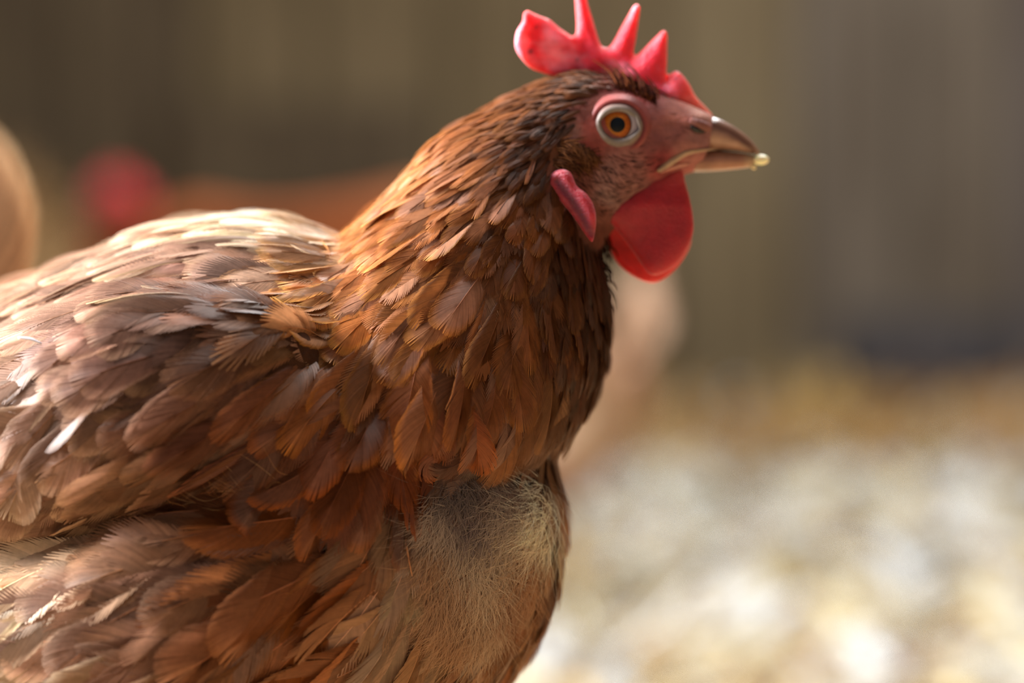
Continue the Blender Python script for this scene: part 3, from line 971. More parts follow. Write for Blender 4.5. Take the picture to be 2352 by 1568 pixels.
def plate(outline, depth, tmax, rpx, voxel=0.0006, edge=0.25, sub=3):
    """fleshy lobe: an outline with a swelling thickness; returns mesh data, pixel position and distance to the rim"""
    ol = catmull(np.vstack([outline, outline[:1]]), sub)[:-1]
    n = len(ol); T0 = 0.0016
    front = unproj(ol[:, 0], ol[:, 1], np.full(n, depth - T0)); back = unproj(ol[:, 0], ol[:, 1], np.full(n, depth + T0))
    V = np.vstack([front, back])
    F = [tuple(range(n)), tuple(range(2 * n - 1, n - 1, -1))] + [(i, n + i, n + (i + 1) % n, (i + 1) % n) for i in range(n)]
    me = remesh_smooth(V, F, voxel, iters=3)
    v = mesh_verts(me)
    px, py, d = proj(v)
    q = np.clip((d - depth) / T0, -1, 1)
    ins = inside(px, py, ol)
    dist = np.where(ins, poly_dist(px, py, ol), 0)
    th = tmax * (edge + (1 - edge) * np.sqrt(1 - (1 - np.clip(dist / rpx, 0, 1)) ** 2))
    return me, px, py, q, th, dist


COMB = zc([(225, 388), (160, 362), (110, 312), (76, 250), (82, 170), (116, 115), (120, 72), (140, 55), (170, 68), (215, 88), (260, 105), (300, 140), (345, 172), (388, 196),
           (402, 150), (398, 60), (394, -20), (402, -62), (426, -72), (446, -48), (456, 0), (478, 75), (502, 155), (525, 228), (545, 250), (575, 248), (607, 200), (640, 140), (680, 72), (704, 32),
           (720, 22), (738, 36), (731, 100), (720, 180), (710, 240), (700, 294), (716, 296), (760, 255), (800, 215), (840, 176), (860, 160), (882, 176), (882, 260), (880, 350), (874, 428),
           (896, 395), (930, 376), (965, 400), (1002, 452), (1032, 510), (1088, 568), (1128, 618), (1118, 650), (1060, 620), (980, 590), (880, 580), (800, 560), (720, 530), (640, 480), (560, 440), (480, 430), (380, 425), (300, 410)])
me, px, py, q, th, dist = plate(COMB, D0, 0.0024, 30, voxel=0.00055)
lean = 0.0022 * np.sin((px - 1180) / 95.0) * np.clip((300 - py) / 250, 0, 1) + 0.0035 * np.clip((1330 - px) / 130, 0, 1) ** 2 * -1
bul = 0.0007 * np.sin(px * 0.045 + 1) * np.sin(py * 0.05) * np.clip(dist / 30, 0, 1)
set_verts(me, unproj(px, py, D0 + q * th + lean + bul) - org)
pv_ = unproj(px, py, D0)
n1 = vnoise(pv_, 330, 11); n2 = vnoise(pv_, 1300, 12)
cc = lin((224, 40, 68))[None, :] * np.ones((len(px), 1))
pale = np.clip(0.42 * n1 + 0.32 * n2 + 0.35 * np.clip((1330 - px) / 120, 0, 1) - 0.08 + 0.55 * np.exp(-(((px - 1300) / 38) ** 2 + ((py - 142) / 22) ** 2)) + 0.3 * np.exp(-(((px - 1255) / 16) ** 2 + ((py - 90) / 30) ** 2)) + 0.3 * np.exp(-(((px - 1512) / 14) ** 2 + ((py - 120) / 36) ** 2)), 0, 0.9)[:, None]  # whitish mottling, plus skin sheen painted in as pale blotches
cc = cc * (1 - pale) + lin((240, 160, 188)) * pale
rim = np.exp(-dist / 5.0)[:, None] * 0.55
cc = cc * (1 - rim) + lin((238, 120, 110)) * rim
front = np.clip((px - 1530) / 80, 0, 1)[:, None] * np.clip((py - 170) / 60, 0, 1)[:, None]
cc = cc * (1 - front * 0.7) + lin((224, 128, 92)) * front * 0.7
spots = np.zeros(len(px))
for (sx, sy, sr) in [(1441, 152, 5), (1219, 118, 5), (1232, 62, 3), (1552, 182, 3), (1325, 138, 3), (1500, 130, 2)]:
    spots = np.maximum(spots, np.exp(-((px - sx) ** 2 + (py - sy) ** 2) / sr ** 2))
cc = cc * (1 - 0.7 * spots[:, None])
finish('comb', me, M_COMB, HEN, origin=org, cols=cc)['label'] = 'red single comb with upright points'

W_NEAR = zc([(770, 935), (830, 900), (900, 880), (962, 900), (976, 960), (996, 1030), (1015, 1120), (1022, 1200), (1010, 1270), (976, 1340), (930, 1400), (872, 1440), (820, 1458),
             (780, 1445), (740, 1390), (700, 1330), (642, 1250), (595, 1195), (565, 1165), (560, 1120), (620, 1060), (700, 990)])
W_FAR = zc([(540, 1220), (568, 1300), (608, 1380), (668, 1440), (738, 1482), (800, 1499), (852, 1484), (922, 1430), (984, 1345), (1010, 1270), (1000, 1150), (960, 1040), (900, 960),
            (780, 960), (660, 1040), (580, 1130)])
for nm_, ol, dep, seed, lab in (('wattle', W_NEAR, D0 - 0.0085, 31, 'near crimson wattle'), ('wattle', W_FAR, D0 + 0.0065, 32, 'far wattle glowing orange red')):
    me, px, py, q, th, dist = plate(ol, dep, 0.0026, 60, voxel=0.0007)
    wav = 0.0012 * np.sin((px + py) / 60.0) * np.clip((py - 400) / 150, 0, 1)
    tuck = (0.004 if seed == 31 else -0.004) * np.clip((470 - py) / 80, 0, 1)
    set_verts(me, unproj(px, py, dep + q * th + wav + tuck) - org)
    nn_ = vnoise(unproj(px, py, D0), 300, seed); n3 = vnoise(unproj(px, py, D0), 1100, seed + 5)
    cc = lin((174, 32, 44) if seed == 31 else (204, 40, 44))[None, :] * (1 + 0.10 * nn_ + 0.02 * n3)[:, None]  # near wattle's shade and far wattle's glow put into their base reds
    up = np.clip((440 - py) / 60, 0, 1)[:, None]
    cc = cc * (1 - 0.5 * up) + lin((176, 92, 84)) * 0.5 * up
    finish(nm_, me, M_COMB, HEN, origin=org, cols=np.clip(cc, 0, 1))['label'] = lab

LOBE = zc([(250, 965), (272, 915), (325, 895), (372, 915), (402, 985), (450, 1020), (490, 1080), (506, 1150), (501, 1225), (486, 1282), (455, 1252), (420, 1200), (370, 1130), (318, 1070), (278, 1015)])
sp_, sn_ = surf(1315, 470)
dl = (sp_ - CAM) @ FWD - 0.0022
me, px, py, q, th, dist = plate(LOBE, dl, 0.0026, 26, voxel=0.0006)
groove = np.exp(-poly_dist(px, py, zc([(300, 960), (380, 1060), (440, 1160), (480, 1240), (440, 1160), (380, 1060)])) ** 2 / 12 ** 2)
tilt_ = 0.0004 * (px - 1315) / 20.0
set_verts(me, unproj(px, py, dl + q * th + 0.0012 * groove * (q < 0) - tilt_) - org)
nn_ = vnoise(unproj(px, py, D0), 700, 51)
cc = lin((164, 44, 62))[None, :] * (1 + 0.15 * nn_)[:, None]
g = groove[:, None] * 0.8
cc = cc * (1 - g) + lin((92, 26, 50)) * g
lo = np.clip((px - 1300) / 60 - (py - 420) / 160, 0, 1)[:, None] * 0.3
finish('ear_lobe', me, M_COMB, HEN, origin=org, cols=np.clip(cc, 0, 1))['label'] = 'crimson ear lobe'

# ------------------------------------------------------------------ the hen: beak
def beak_part(rows):
    r = np.array(rows, float)
    T_ = zc(r[:, :2]); B_ = zc(r[:, 2:4])
    return loft(mid(T_), mid(B_), r[:, 4] * CM, FWD, nseg=28, sub=5, ex=0.85)


bu = beak_part([(985, 640, 985, 808, .66), (1060, 625, 1060, 802, .63), (1132, 622, 1132, 800, .56), (1200, 650, 1205, 800, .47), (1266, 690, 1272, 805, .37), (1320, 736, 1326, 814, .26), (1356, 780, 1358, 818, .14), (1371, 808, 1370, 818, .04)])
px, py, _ = proj(bu[0])
zx = (px - 1150) / 0.43362; zy = py / 0.43362
nb = vnoise(bu[0], 700, 61)
ridge = np.interp(zx, [980, 1132, 1200, 1266, 1320, 1371], [640, 622, 650, 690, 736, 808])
rel = np.clip((zy - ridge) / 110, 0, 1)
dark = np.exp(-((rel - 0.38) / 0.24) ** 2)
cc = lin((158, 118, 98))[None, :] * np.ones((len(px), 1))
cc = cc * (1 - 0.9 * dark[:, None]) + lin((82, 44, 34)) * 0.9 * dark[:, None]
fl2 = np.clip((nb - 0.35) * 2.2, 0, 1)[:, None] * np.clip((1200 - zx) / 100, 0, 1)[:, None] * (rel > 0.4)[:, None]
cc = cc * (1 - fl2 * 0.8) + lin((104, 56, 36)) * fl2 * 0.8
skb = np.clip((1120 - zx) / 60, 0, 1)[:, None] * (rel < 0.75)[:, None]
cc = cc * (1 - 0.85 * skb) + lin((132, 84, 76)) * 0.85 * skb
upper = build('upper_beak', bu[0], bu[1], M_BEAK, HEN, origin=org, cols=cc)
# nostril: a dark slit with a horny flap above it
for sgn in (1,):
    pts = zc([(1008, 668), (1030, 684), (1060, 694), (1084, 697)])
    P = np.array([surf(*p)[0] for p in pts]) - FWD * 0.0003
    hitd = unproj(pts[:, 0], pts[:, 1], D0 - 0.0064)
    P = np.where((((P - CAM) @ FWD) < D0 - 0.0064)[:, None], P, hitd)
    v, f = tube(P, [0.0005, 0.0010, 0.0008, 0.0003], n=8)
    build('nostril', v, f, M_BEAK, upper, origin=org, cols=np.tile(lin((26, 16, 14)), (len(v), 1)))
    pts2 = zc([(1000, 636), (1040, 655), (1085, 672), (1130, 690)])
    hitd = np.array([surf(*p)[0] for p in pts2])
    v, f = tube(hitd - FWD * 0.0002, [0.0008, 0.0014, 0.0014, 0.0006], n=10)
    build('nostril_flap', v, f, M_SKIN, upper, origin=org, cols=np.tile(lin((132, 86, 80)), (len(v), 1)))

bl = beak_part([(960, 815, 960, 905, .55), (1040, 806, 1040, 912, .54), (1130, 800, 1130, 908, .48), (1220, 804, 1220, 900, .40), (1300, 814, 1300, 890, .29), (1342, 826, 1340, 880, .18), (1362, 838, 1360, 866, .06)])
px, py, _ = proj(bl[0]); zx = (px - 1150) / 0.43362; zy = py / 0.43362
cc = lin((150, 102, 80))[None, :] * np.ones((len(px), 1))
sh = np.exp(-((zx - 1060) / 60) ** 2)[:, None] * 0.4
cc = cc * (1 - sh) + lin((118, 66, 46)) * sh
tipw = np.clip((zx - 1280) / 80, 0, 1)[:, None] * 0.6
cc = cc * (1 - tipw) + lin((216, 190, 148)) * tipw
lower = build('lower_beak', bl[0], bl[1], M_BEAK, HEN, origin=org, cols=cc)
# pale horny lips from the corner of the mouth forwards
for pts, rad, col in (([(832, 906), (880, 872), (930, 838), (985, 808), (1060, 796), (1150, 790)], [.0005, .0010, .0010, .0008, .0005, .0001], (168, 134, 106)),
                      ([(846, 914), (900, 888), (950, 872), (1000, 868)], [.0003, .0008, .0008, .0003], (170, 108, 92))):
    z2 = zc(pts)
    P = np.array([surf(*p)[0] for p in z2])
    hwz = np.interp(z2[:, 0], [1510, 1570, 1640, 1700, 1740], [0.0125, 0.0072, 0.0056, 0.0038, 0.0014])
    alt = unproj(z2[:, 0], z2[:, 1], D0 - hwz)
    near = ((P - CAM) @ FWD) < ((alt - CAM) @ FWD)
    P = np.where(near[:, None], P, alt)
    v, f = tube(P, rad, n=10)
    build('lip', v, f, M_BEAK, upper if len(pts) > 4 else lower, origin=org, cols=np.tile(lin(col), (len(v), 1)))

# ------------------------------------------------------------------ the hen: eye
def ec(pts):
    return np.array([(1240 + x * 0.17222, 150 + y * 0.17222) for x, y in pts])


inner = ec([(806, 752), (850, 692), (930, 640), (1040, 618), (1130, 640), (1185, 668), (1262, 690), (1292, 780), (1322, 852), (1250, 912), (1160, 960), (1060, 976), (960, 962), (880, 905), (832, 830)])
inner = catmull(np.vstack([inner, inner[:1]]), 4)[:-1]
ce = ec([(1045, 800)])[0]
angs = np.arctan2(inner[:, 1] - ce[1], inner[:, 0] - ce[0])
order = np.argsort(angs); inner = inner[order]; angs = angs[order]
rin = np.hypot(inner[:, 0] - ce[0], inner[:, 1] - ce[1])
rout = np.interp(angs, np.radians([-180, -135, -90, -45, 0, 30, 60, 90, 135, 180]), np.array([305, 300, 282, 300, 328, 318, 312, 312, 305, 305]) * 0.17222)
es, en = surf(1420, 287)
DE = (es - CAM) @ FWD
rows = []; lc = []
for k, (rr, dz, col) in enumerate([(rout + 24, 0.0030, (126, 64, 60)), (rout + 14, 0.0003, (134, 66, 62)), (rout + 7, -0.0004, (136, 60, 56)), (rout + 2, 0.0002, (104, 42, 42)), (rout, -0.0004, (122, 92, 84)),
                                   (rin * .4 + rout * .6, -0.0013, (124, 111, 102)), (rin * .8 + rout * .2, -0.0014, (130, 118, 112)), (rin, -0.0008, (112, 104, 100)), (rin * 0.97, 0.0010, (60, 44, 40))]):
    sl = 0.0004 * np.cos(angs)
    rows.append(unproj(ce[0] + rr * np.cos(angs), ce[1] + rr * np.sin(angs), DE + dz + sl + 0.0002 * vnoise(np.stack([np.cos(angs), np.sin(angs), angs * 0 + k], 1), 4, 3)))
    lc.append(np.tile(lin(col), (len(angs), 1)))
n = len(angs); V = np.vstack(rows); m = len(rows)
F = [(i * n + j, i * n + (j + 1) % n, (i + 1) * n + (j + 1) % n, (i + 1) * n + j) for i in range(m - 1) for j in range(n)]
build('eyelid', V, F, M_LID, HEN, origin=org, cols=np.vstack(lc))['label'] = 'pale eyelid ring with pink rim'


def cap(center, normal, R, a0, a1, rings=10, n=40):
    """part of a sphere between polar angles a0 and a1 around the normal"""
    nrm_ = normal / np.linalg.norm(normal)
    u = np.cross(nrm_, UP); u /= np.linalg.norm(u); w = np.cross(nrm_, u)
    V = []; F = []
    for i in range(rings + 1):
        a = a0 + (a1 - a0) * i / rings
        th = np.linspace(0, 2 * math.pi, n, endpoint=False)
        V.append(center + R * (math.cos(a) * nrm_ + math.sin(a) * (np.outer(np.cos(th), u) + np.outer(np.sin(th), w))))
    for i in range(rings):
        for j in range(n):
            k = (j + 1) % n
            F.append((i * n + j, (i + 1) * n + j, (i + 1) * n + k, i * n + k))
    return np.vstack(V), F


RE = 0.0088
ic = ec([(1012, 797)])[0]
def eyec(p, front):     # sphere centre whose front lies at depth `front` under pixel p
    return unproj(p[0], p[1], front + RE)
ctr = eyec(ec([(1060, 797)])[0], DE - 0.0013)
view = -FWD
v, f = cap(ctr, view, RE, 0.0001, 1.5, rings=16)
eye = build('eye', v, f, M_EYE, HEN, origin=org, cols=np.tile(lin((168, 156, 168)), (len(v), 1)))


def on_eye(p, rad_px):
    P = unproj(p[0], p[1], DE)
    d = P - ctr; d = d - view * (d @ view)
    hgt = math.sqrt(max(RE * RE - d @ d, 0))
    nn = d + view * hgt
    return nn / np.linalg.norm(nn), math.asin(min(rad_px * (DE / FPX) / RE, 0.99))


nn_, aa = on_eye(ic, 208 * 0.17222)
v, f = cap(ctr, nn_, RE * 1.006, 0.0, aa, rings=14)
ring = np.repeat(np.linspace(0, 1, 15), 40)
cI = np.zeros((len(v), 3))
keys = [0, .5, .62, .86, .95, 1.0]
kc = np.array([lin(c) for c in [(130, 82, 24), (166, 100, 32), (166, 86, 20), (136, 64, 14), (70, 44, 30), (60, 56, 60)]])
for ch in range(3): cI[:, ch] = np.interp(ring, keys, kc[:, ch])
cI *= (1 + 0.12 * np.sin(np.tile(np.arange(40), 15) * 2.7))[:, None]
build('iris', v, f, M_EYE, eye, origin=org, cols=np.clip(cI, 0, 1))
nn_, aa = on_eye(ec([(1034, 797)])[0], 100 * 0.17222)
v, f = cap(ctr, nn_, RE * 1.016, 0.0, aa, rings=8)
build('pupil', v, f, M_EYE, eye, origin=org, cols=np.tile((0.003, 0.004, 0.006), (len(v), 1)))

def mirrored(src, parent):
    """the same part on the far side of the head"""
    me2 = src.data.copy()
    v2_ = mesh_verts(me2) + org
    v2_ = v2_ + FWD * (2 * (D0 - (v2_ - CAM) @ FWD))[:, None]
    set_verts(me2, v2_ - org)
    me2.flip_normals()
    ob = src.copy(); ob.data = me2
    C.objects.link(ob); ob.parent = parent
    return ob


far_lid = mirrored([c_ for c_ in HEN.children if c_.name.startswith('eyelid')][0], HEN)
far_lobe = mirrored([c_ for c_ in HEN.children if c_.name.startswith('ear_lobe')][0], HEN)
far_eye = mirrored(eye, HEN)
for c_ in list(eye.children): mirrored(c_, far_eye)

# ------------------------------------------------------------------ the hen: bristles on the bare face, ear tuft
BR = [(1290, 330, 330), (1290, 360, 335), (1350, 385, 320), (1400, 400, 325), (1450, 400, 350), (1380, 440, 330), (1420, 460, 20), (1500, 350, 15), (1500, 300, 190), (1440, 220, 335), (1500, 225, 320), (1560, 300, 0), (1340, 300, 250), (1310, 300, 240), (1480, 420, 20), (1540, 340, 20)]
BRp = np.array([b[:2] for b in BR], float); BRv = np.array([(math.cos(math.radians(b[2])), math.sin(math.radians(b[2]))) for b in BR])
rb = np.random.default_rng(5)
V = []; F = []; K = []; o = 0
SKIP = ec([(660, 560), (1040, 460), (1420, 640), (1430, 960), (1080, 1170), (700, 1000)])
tries = 0; made = 0
while made < 700 and tries < 9000:
    tries += 1
    x_, y_ = rb.uniform(1255, 1600), rb.uniform(205, 500)
    a1 = np.array([x_]); b1 = np.array([y_])
    if not inside(a1, b1, FACE)[0] or inside(a1, b1, SKIP)[0]: continue
    ear = ((x_ - 1305) / 58) ** 2 + ((y_ - 352) / 34) ** 2 < 1
    low = y_ > 350
    if not ear and rb.random() > (0.40 * np.clip((1560 - x_) / 120, 0, 1) if low else 0.03): continue
    if inside(a1, b1, LOBE)[0]: continue
    P, nvv = surf(x_, y_)
    dv = idw(a1, b1, BRp, BRv)[0]
    ang = math.atan2(dv[1], dv[0]) + rb.normal(0, 0.22 if not ear else 0.4)
    d = RIGHT * math.cos(ang) + UP * math.sin(ang); d = d - nvv * (d @ nvv); d /= np.linalg.norm(d) + 1e-9
    L = (rb.uniform(0.0016, 0.0034) if not ear else rb.uniform(0.003, 0.0055)); w = 0.00006 if not ear else 0.0002
    s_ = np.cross(nvv, d)
    lf = 0.0004 if not ear else 0.0016
    p0 = P - nvv * 0.0001; p1 = P + d * L * 0.5 + nvv * lf * 0.7; p2 = P + d * L + nvv * lf * 0.8
    V += [p0 - s_ * w, p0 + s_ * w, p1 - s_ * w * 0.9, p1 + s_ * w * 0.9, p2 - s_ * w * 0.2, p2 + s_ * w * 0.2]
    F += [(o, o + 1, o + 3, o + 2), (o + 2, o + 3, o + 5, o + 4)]; o += 6
    col = lin((50, 30, 26)) if not ear else lin([(96, 56, 30), (128, 80, 46), (74, 42, 24)][rb.integers(3)])
    K += [col * rb.uniform(0.8, 1.2)] * 6
    made += 1
tag(finish('face_bristles', fast_mesh('face_bristles', np.array(V) - org, np.array(F)), M_DOWN, HEN, origin=org, cols=np.array(K)), kind='stuff')

# loose filaments: crest wisps over the comb, hairs on the breast, fluff along the wing edge
def wisps(name, items):
    V = []; F = []; K = []; o = 0
    for (path, rad, col) in items:
        v, f = tube(path, rad, n=4, sub=4)
        V.append(v); F += [tuple(i + o for i in q) for q in f]; o += len(v); K.append(np.tile(lin(col), (len(v), 1)))
    ob = build(name, np.vstack(V), F, M_DOWN, HEN, origin=org, cols=np.vstack(K))
    tag(ob, kind='stuff')


items = []
for i in range(64):       # dark fine feathers swept up over the comb base
    u_ = rb.random()
    x_ = 1425 + 85 * u_ + rb.normal(0, 5); y_ = 196 + 40 * u_ + rb.normal(0, 6)
    x2 = x_ - rb.uniform(20, 62); y2 = y_ - rb.uniform(24, 66)
    d_ = D0 - 0.0068
    items.append((np.array([unproj(x_, y_, d_ - 0.0035), unproj((x_ + x2) / 2 + 8, (y_ + y2) / 2 - 2, d_ - 0.0005), unproj(x2, y2, d_ + 0.0028)]), [0.00026, 0.00022, 0.00006], [(84, 36, 18), (60, 24, 12), (110, 56, 24)][i % 3]))
for i in range(40):       # fringe at the throat behind the wattle
    x_ = rb.uniform(1375, 1400); y_ = rb.uniform(520, 720)
    x2 = x_ + rb.uniform(4, 26); y2 = y_ + rb.uniform(25, 70)
    d_ = D0 + rb.uniform(-0.008, 0.006)
    items.append((np.array([unproj(x_ - 10, y_, d_), unproj((x_ + x2) / 2 + 3, (y_ + y2) / 2, d_), unproj(x2, y2, d_)]), [0.0003, 0.00025, 0.00006], [(70, 34, 16), (46, 22, 12)][i % 2]))
for i in range(34):       # soft hairs standing over the wing edge
    x_ = rb.uniform(380, 680); y_ = np.interp(x_, [380, 680], [1160, 1090]) + rb.uniform(-10, 40)
    P, nvv = surf(x_, y_)
    x2 = x_ - rb.uniform(40, 110); y2 = y_ - rb.uniform(-10, 60)
    Q = unproj(x2, y2, (P - CAM) @ FWD - 0.006)
    items.append((np.array([P - FWD * 0.002, (P + Q) / 2 - FWD * 0.003 + UP * rb.normal(0, 0.001), Q + UP * rb.normal(0, 0.002)]), [0.00005, 0.00004, 0.00002], [(196, 140, 92), (170, 110, 64), (214, 170, 124)][i % 3]))
wisps('filaments', items)

# fluffy down where the breast has lost its feathers
rd = np.random.default_rng(88)
V = []; F = []; K = []; o = 0; made = 0
DN = [(1040, 1110, 120, 104, 96), (1080, 1175, 120, 102, 98), (1010, 1180, 178, 158, 140), (1120, 1160, 176, 156, 138), (1060, 1260, 190, 168, 142), (1160, 1230, 190, 166, 136), (1230, 1150, 248, 238, 212),
      (1225, 1220, 238, 220, 186), (1210, 1290, 176, 130, 92), (1100, 1340, 200, 176, 146), (1020, 1350, 176, 140, 108), (1160, 1360, 160, 120, 90), (1060, 1430, 170, 132, 98), (1120, 1440, 186, 158, 128), (1190, 1130, 130, 104, 92), (990, 1270, 170, 132, 100)]
DNp = np.array([a[:2] for a in DN], float); DNc = np.array([lin(a[2:]) for a in DN])
while made < 9000:
    x_ = rd.uniform(945, 1275); y_ = rd.uniform(1060, 1490)
    a1 = np.array([x_]); b1 = np.array([y_])
    if not inside(a1, b1, BARE)[0]: continue
    P, nvv = surf(x_, y_)
    ang = math.radians(262 - 34 * (x_ - 1050) / 200 + 16 * math.sin(x_ * 0.03) + 20 * math.sin(y_ * 0.025)) + rd.normal(0, 0.4)
    d = RIGHT * math.cos(ang) + UP * math.sin(ang); d = d - nvv * (d @ nvv); d /= np.linalg.norm(d) + 1e-9
    sd = np.cross(nvv, d); L_ = rd.uniform(0.006, 0.015); w_ = rd.uniform(0.00004, 0.00011); h_ = rd.uniform(0.0012, 0.005); cu = rd.normal(0, 0.003)
    pts_ = [P - nvv * 0.0003, P + d * L_ * 0.35 + nvv * h_ * 0.8 + sd * cu * 0.4, P + d * L_ * 0.7 + nvv * h_ + sd * cu, P + d * L_ + nvv * h_ * 0.7 + sd * cu * 1.8]
    for q_, (pt, wk) in enumerate(zip(pts_, (1, 1, 0.7, 0.15))):
        V += [pt - sd * w_ * wk, pt + sd * w_ * wk]
    F += [(o, o + 1, o + 3, o + 2), (o + 2, o + 3, o + 5, o + 4), (o + 4, o + 5, o + 7, o + 6)]; o += 8
    K += [np.clip((idw(a1, b1, DNp, DNc, 4)[0] * np.array([1.08, 1.08, 1.16])) * rd.uniform(0.85, 1.15), 0, .9)] * 8
    made += 1
tag(finish('breast_down', fast_mesh('breast_down', np.array(V) - org, np.array(F)), M_DOWN, HEN, origin=org, cols=np.array(K)), kind='stuff')

# the few long crossed quills on the bare breast
for k_, (pts, col) in enumerate([([(930, 1215), (960, 1185), (1000, 1140)], (112, 70, 44)), ([(980, 1368), (1030, 1345), (1086, 1308)], (104, 60, 40)),
                                ([(930, 1216), (936, 1260), (948, 1320)], (200, 140, 100)), ([(1086, 1306), (1076, 1350), (1068, 1420)], (136, 78, 44)), ([(1150, 1080), (1210, 1062), (1270, 1030)], (110, 66, 46))]):
    P = np.array([surf(*p)[0] for p in pts])
    P = P - FWD * np.array([0.001] + [0.004] * (len(P) - 2) + [0.004])[:, None]
    v, f = tube(P, [0.0003] + [0.00028] * (len(P) - 2) + [0.00012], n=6)
    build('quill', v, f, M_DOWN, HEN, origin=org, cols=np.tile(lin(col), (len(v), 1)))

# ------------------------------------------------------------------ the hen: tail and legs
rt = np.random.default_rng(77)
for k_ in range(10):
    u = k_ / 9.0
    r0 = unproj(-120 + 10 * rt.normal(), 900, D0 + 0.036 + 0.002 * rt.normal())
    tx = -120 - 150 * u + rt.normal() * 6; ty = 262 + 150 * u
    dep = D0 + 0.085 + 0.05 * (u - 0.2) * (1 if k_ % 2 else -0.6)
    r2 = unproj(tx, ty, dep)
    r1 = (r0 + r2) / 2 + RIGHT * (0.013 - 0.01 * u)
    nn_ = np.array([0.35, -1.0, 0.1]); nn_ /= np.linalg.norm(nn_)
    Lf = np.linalg.norm(r1 - r0) + np.linalg.norm(r2 - r1)
    V, F, K = lay_feather(r0, r1, r2, nn_, nn_, Lf, 0.032, 50, 4, 0.1, 2.6, 12.0, lin((190, 146, 104)) * rt.uniform(.9, 1.1), lin((224, 190, 146)), lin((236, 220, 196)), rt)
    build('tail_feather', V, F, M_FEATHER, HEN, origin=r0, cols=K)


def add_leg(hip, foot, parent, s=1.0, rz=0.0, col=(206, 170, 96)):
    hip = np.array(hip, float); foot = np.array(foot, float)
    knee = hip * 0.45 + foot * 0.55 + np.array([-0.012 * s * math.cos(rz), -0.012 * s * math.sin(rz), 0])
    ank = foot + np.array([0, 0, 0.010 * s])
    v, f = tube([hip, knee, ank], [0.011 * s, 0.0065 * s, 0.006 * s], n=10)
    leg = build('leg', v, f, M_LEG, parent, origin=hip, cols=np.tile(lin(col), (len(v), 1)))
    for a in (-0.5, 0.0, 0.5, math.pi):
        Lt = (0.052 if a != math.pi else 0.024) * s
        dv = np.array([math.cos(a + rz), math.sin(a + rz), 0])
        v, f = tube([ank - np.array([0, 0, .002]), foot + dv * Lt * 0.5 + np.array([0, 0, 0.007 * s]), foot + dv * Lt * 0.9 + np.array([0, 0, 0.005 * s]), foot + dv * Lt * 1.15 + np.array([0, 0, 0.0015])], [0.005 * s, 0.0045 * s, 0.004 * s, 0.001 * s], n=8, sub=2)
        build('toe', v, f, M_LEG, leg, origin=hip, cols=np.tile(lin(col), (len(v), 1)))


hb = unproj(560, 1700, D0 + 0.012)
for sy in (-0.032, 0.032):
    add_leg((hb[0], D0 + 0.012 + sy, hb[2] + 0.03), (hb[0] + 0.012, D0 + 0.012 + sy, 0.0), HEN)

# ------------------------------------------------------------------ small loose things on the hen
bmx = bmesh.new()
bmesh.ops.create_icosphere(bmx, subdivisions=3, radius=1.0)
cv = np.array([tuple(v_.co) for v_ in bmx.verts]); cf = [tuple(q.index for q in p_.verts) for p_ in bmx.faces]
bmx.free()
cp = unproj(1748, 367, D0 - 0.001)
cr_ = cv * np.array([0.0022, 0.0016, 0.0015]) * (1 + 0.16 * vnoise(cv, 2.6, 9))[:, None]
tag(build('food_crumb', cr_ + cp, cf, mat_attr('crumb', rough=0.4, sss=0.4, sss_scale=0.001), origin=cp, cols=np.tile(lin((246, 238, 190)), (len(cv), 1))),
    'pale yellow food crumb stuck on the tip of the beak', 'crumb')
cp = unproj(1731, 383, D0 - 0.0015)
cr_ = cv * np.array([0.0008, 0.0008, 0.0008]) * (1 + 0.12 * vnoise(cv, 2.2, 10))[:, None]
tag(build('food_crumb', cr_ + cp, cf, mat_attr('crumb_small', rough=0.5), origin=cp, cols=np.tile(lin((224, 204, 160)), (len(cv), 1))),
    'tiny cream crumb under the tip of the lower beak', 'crumb')
P, nvv = surf(98, 810)
P = P + nvv * 0.006
v, f = tube([P - RIGHT * 0.0032 + UP * 0.0006, P + UP * 0.0002, P + RIGHT * 0.0030 - UP * 0.0010], [0.0003, 0.00045, 0.0003], n=6)
tag(build('straw_fragment', v, f, M_STRAW, origin=P, cols=np.tile(lin((226, 222, 236)), (len(v), 1))), 'short bright sliver of straw lying on the wing feathers at left', 'straw')


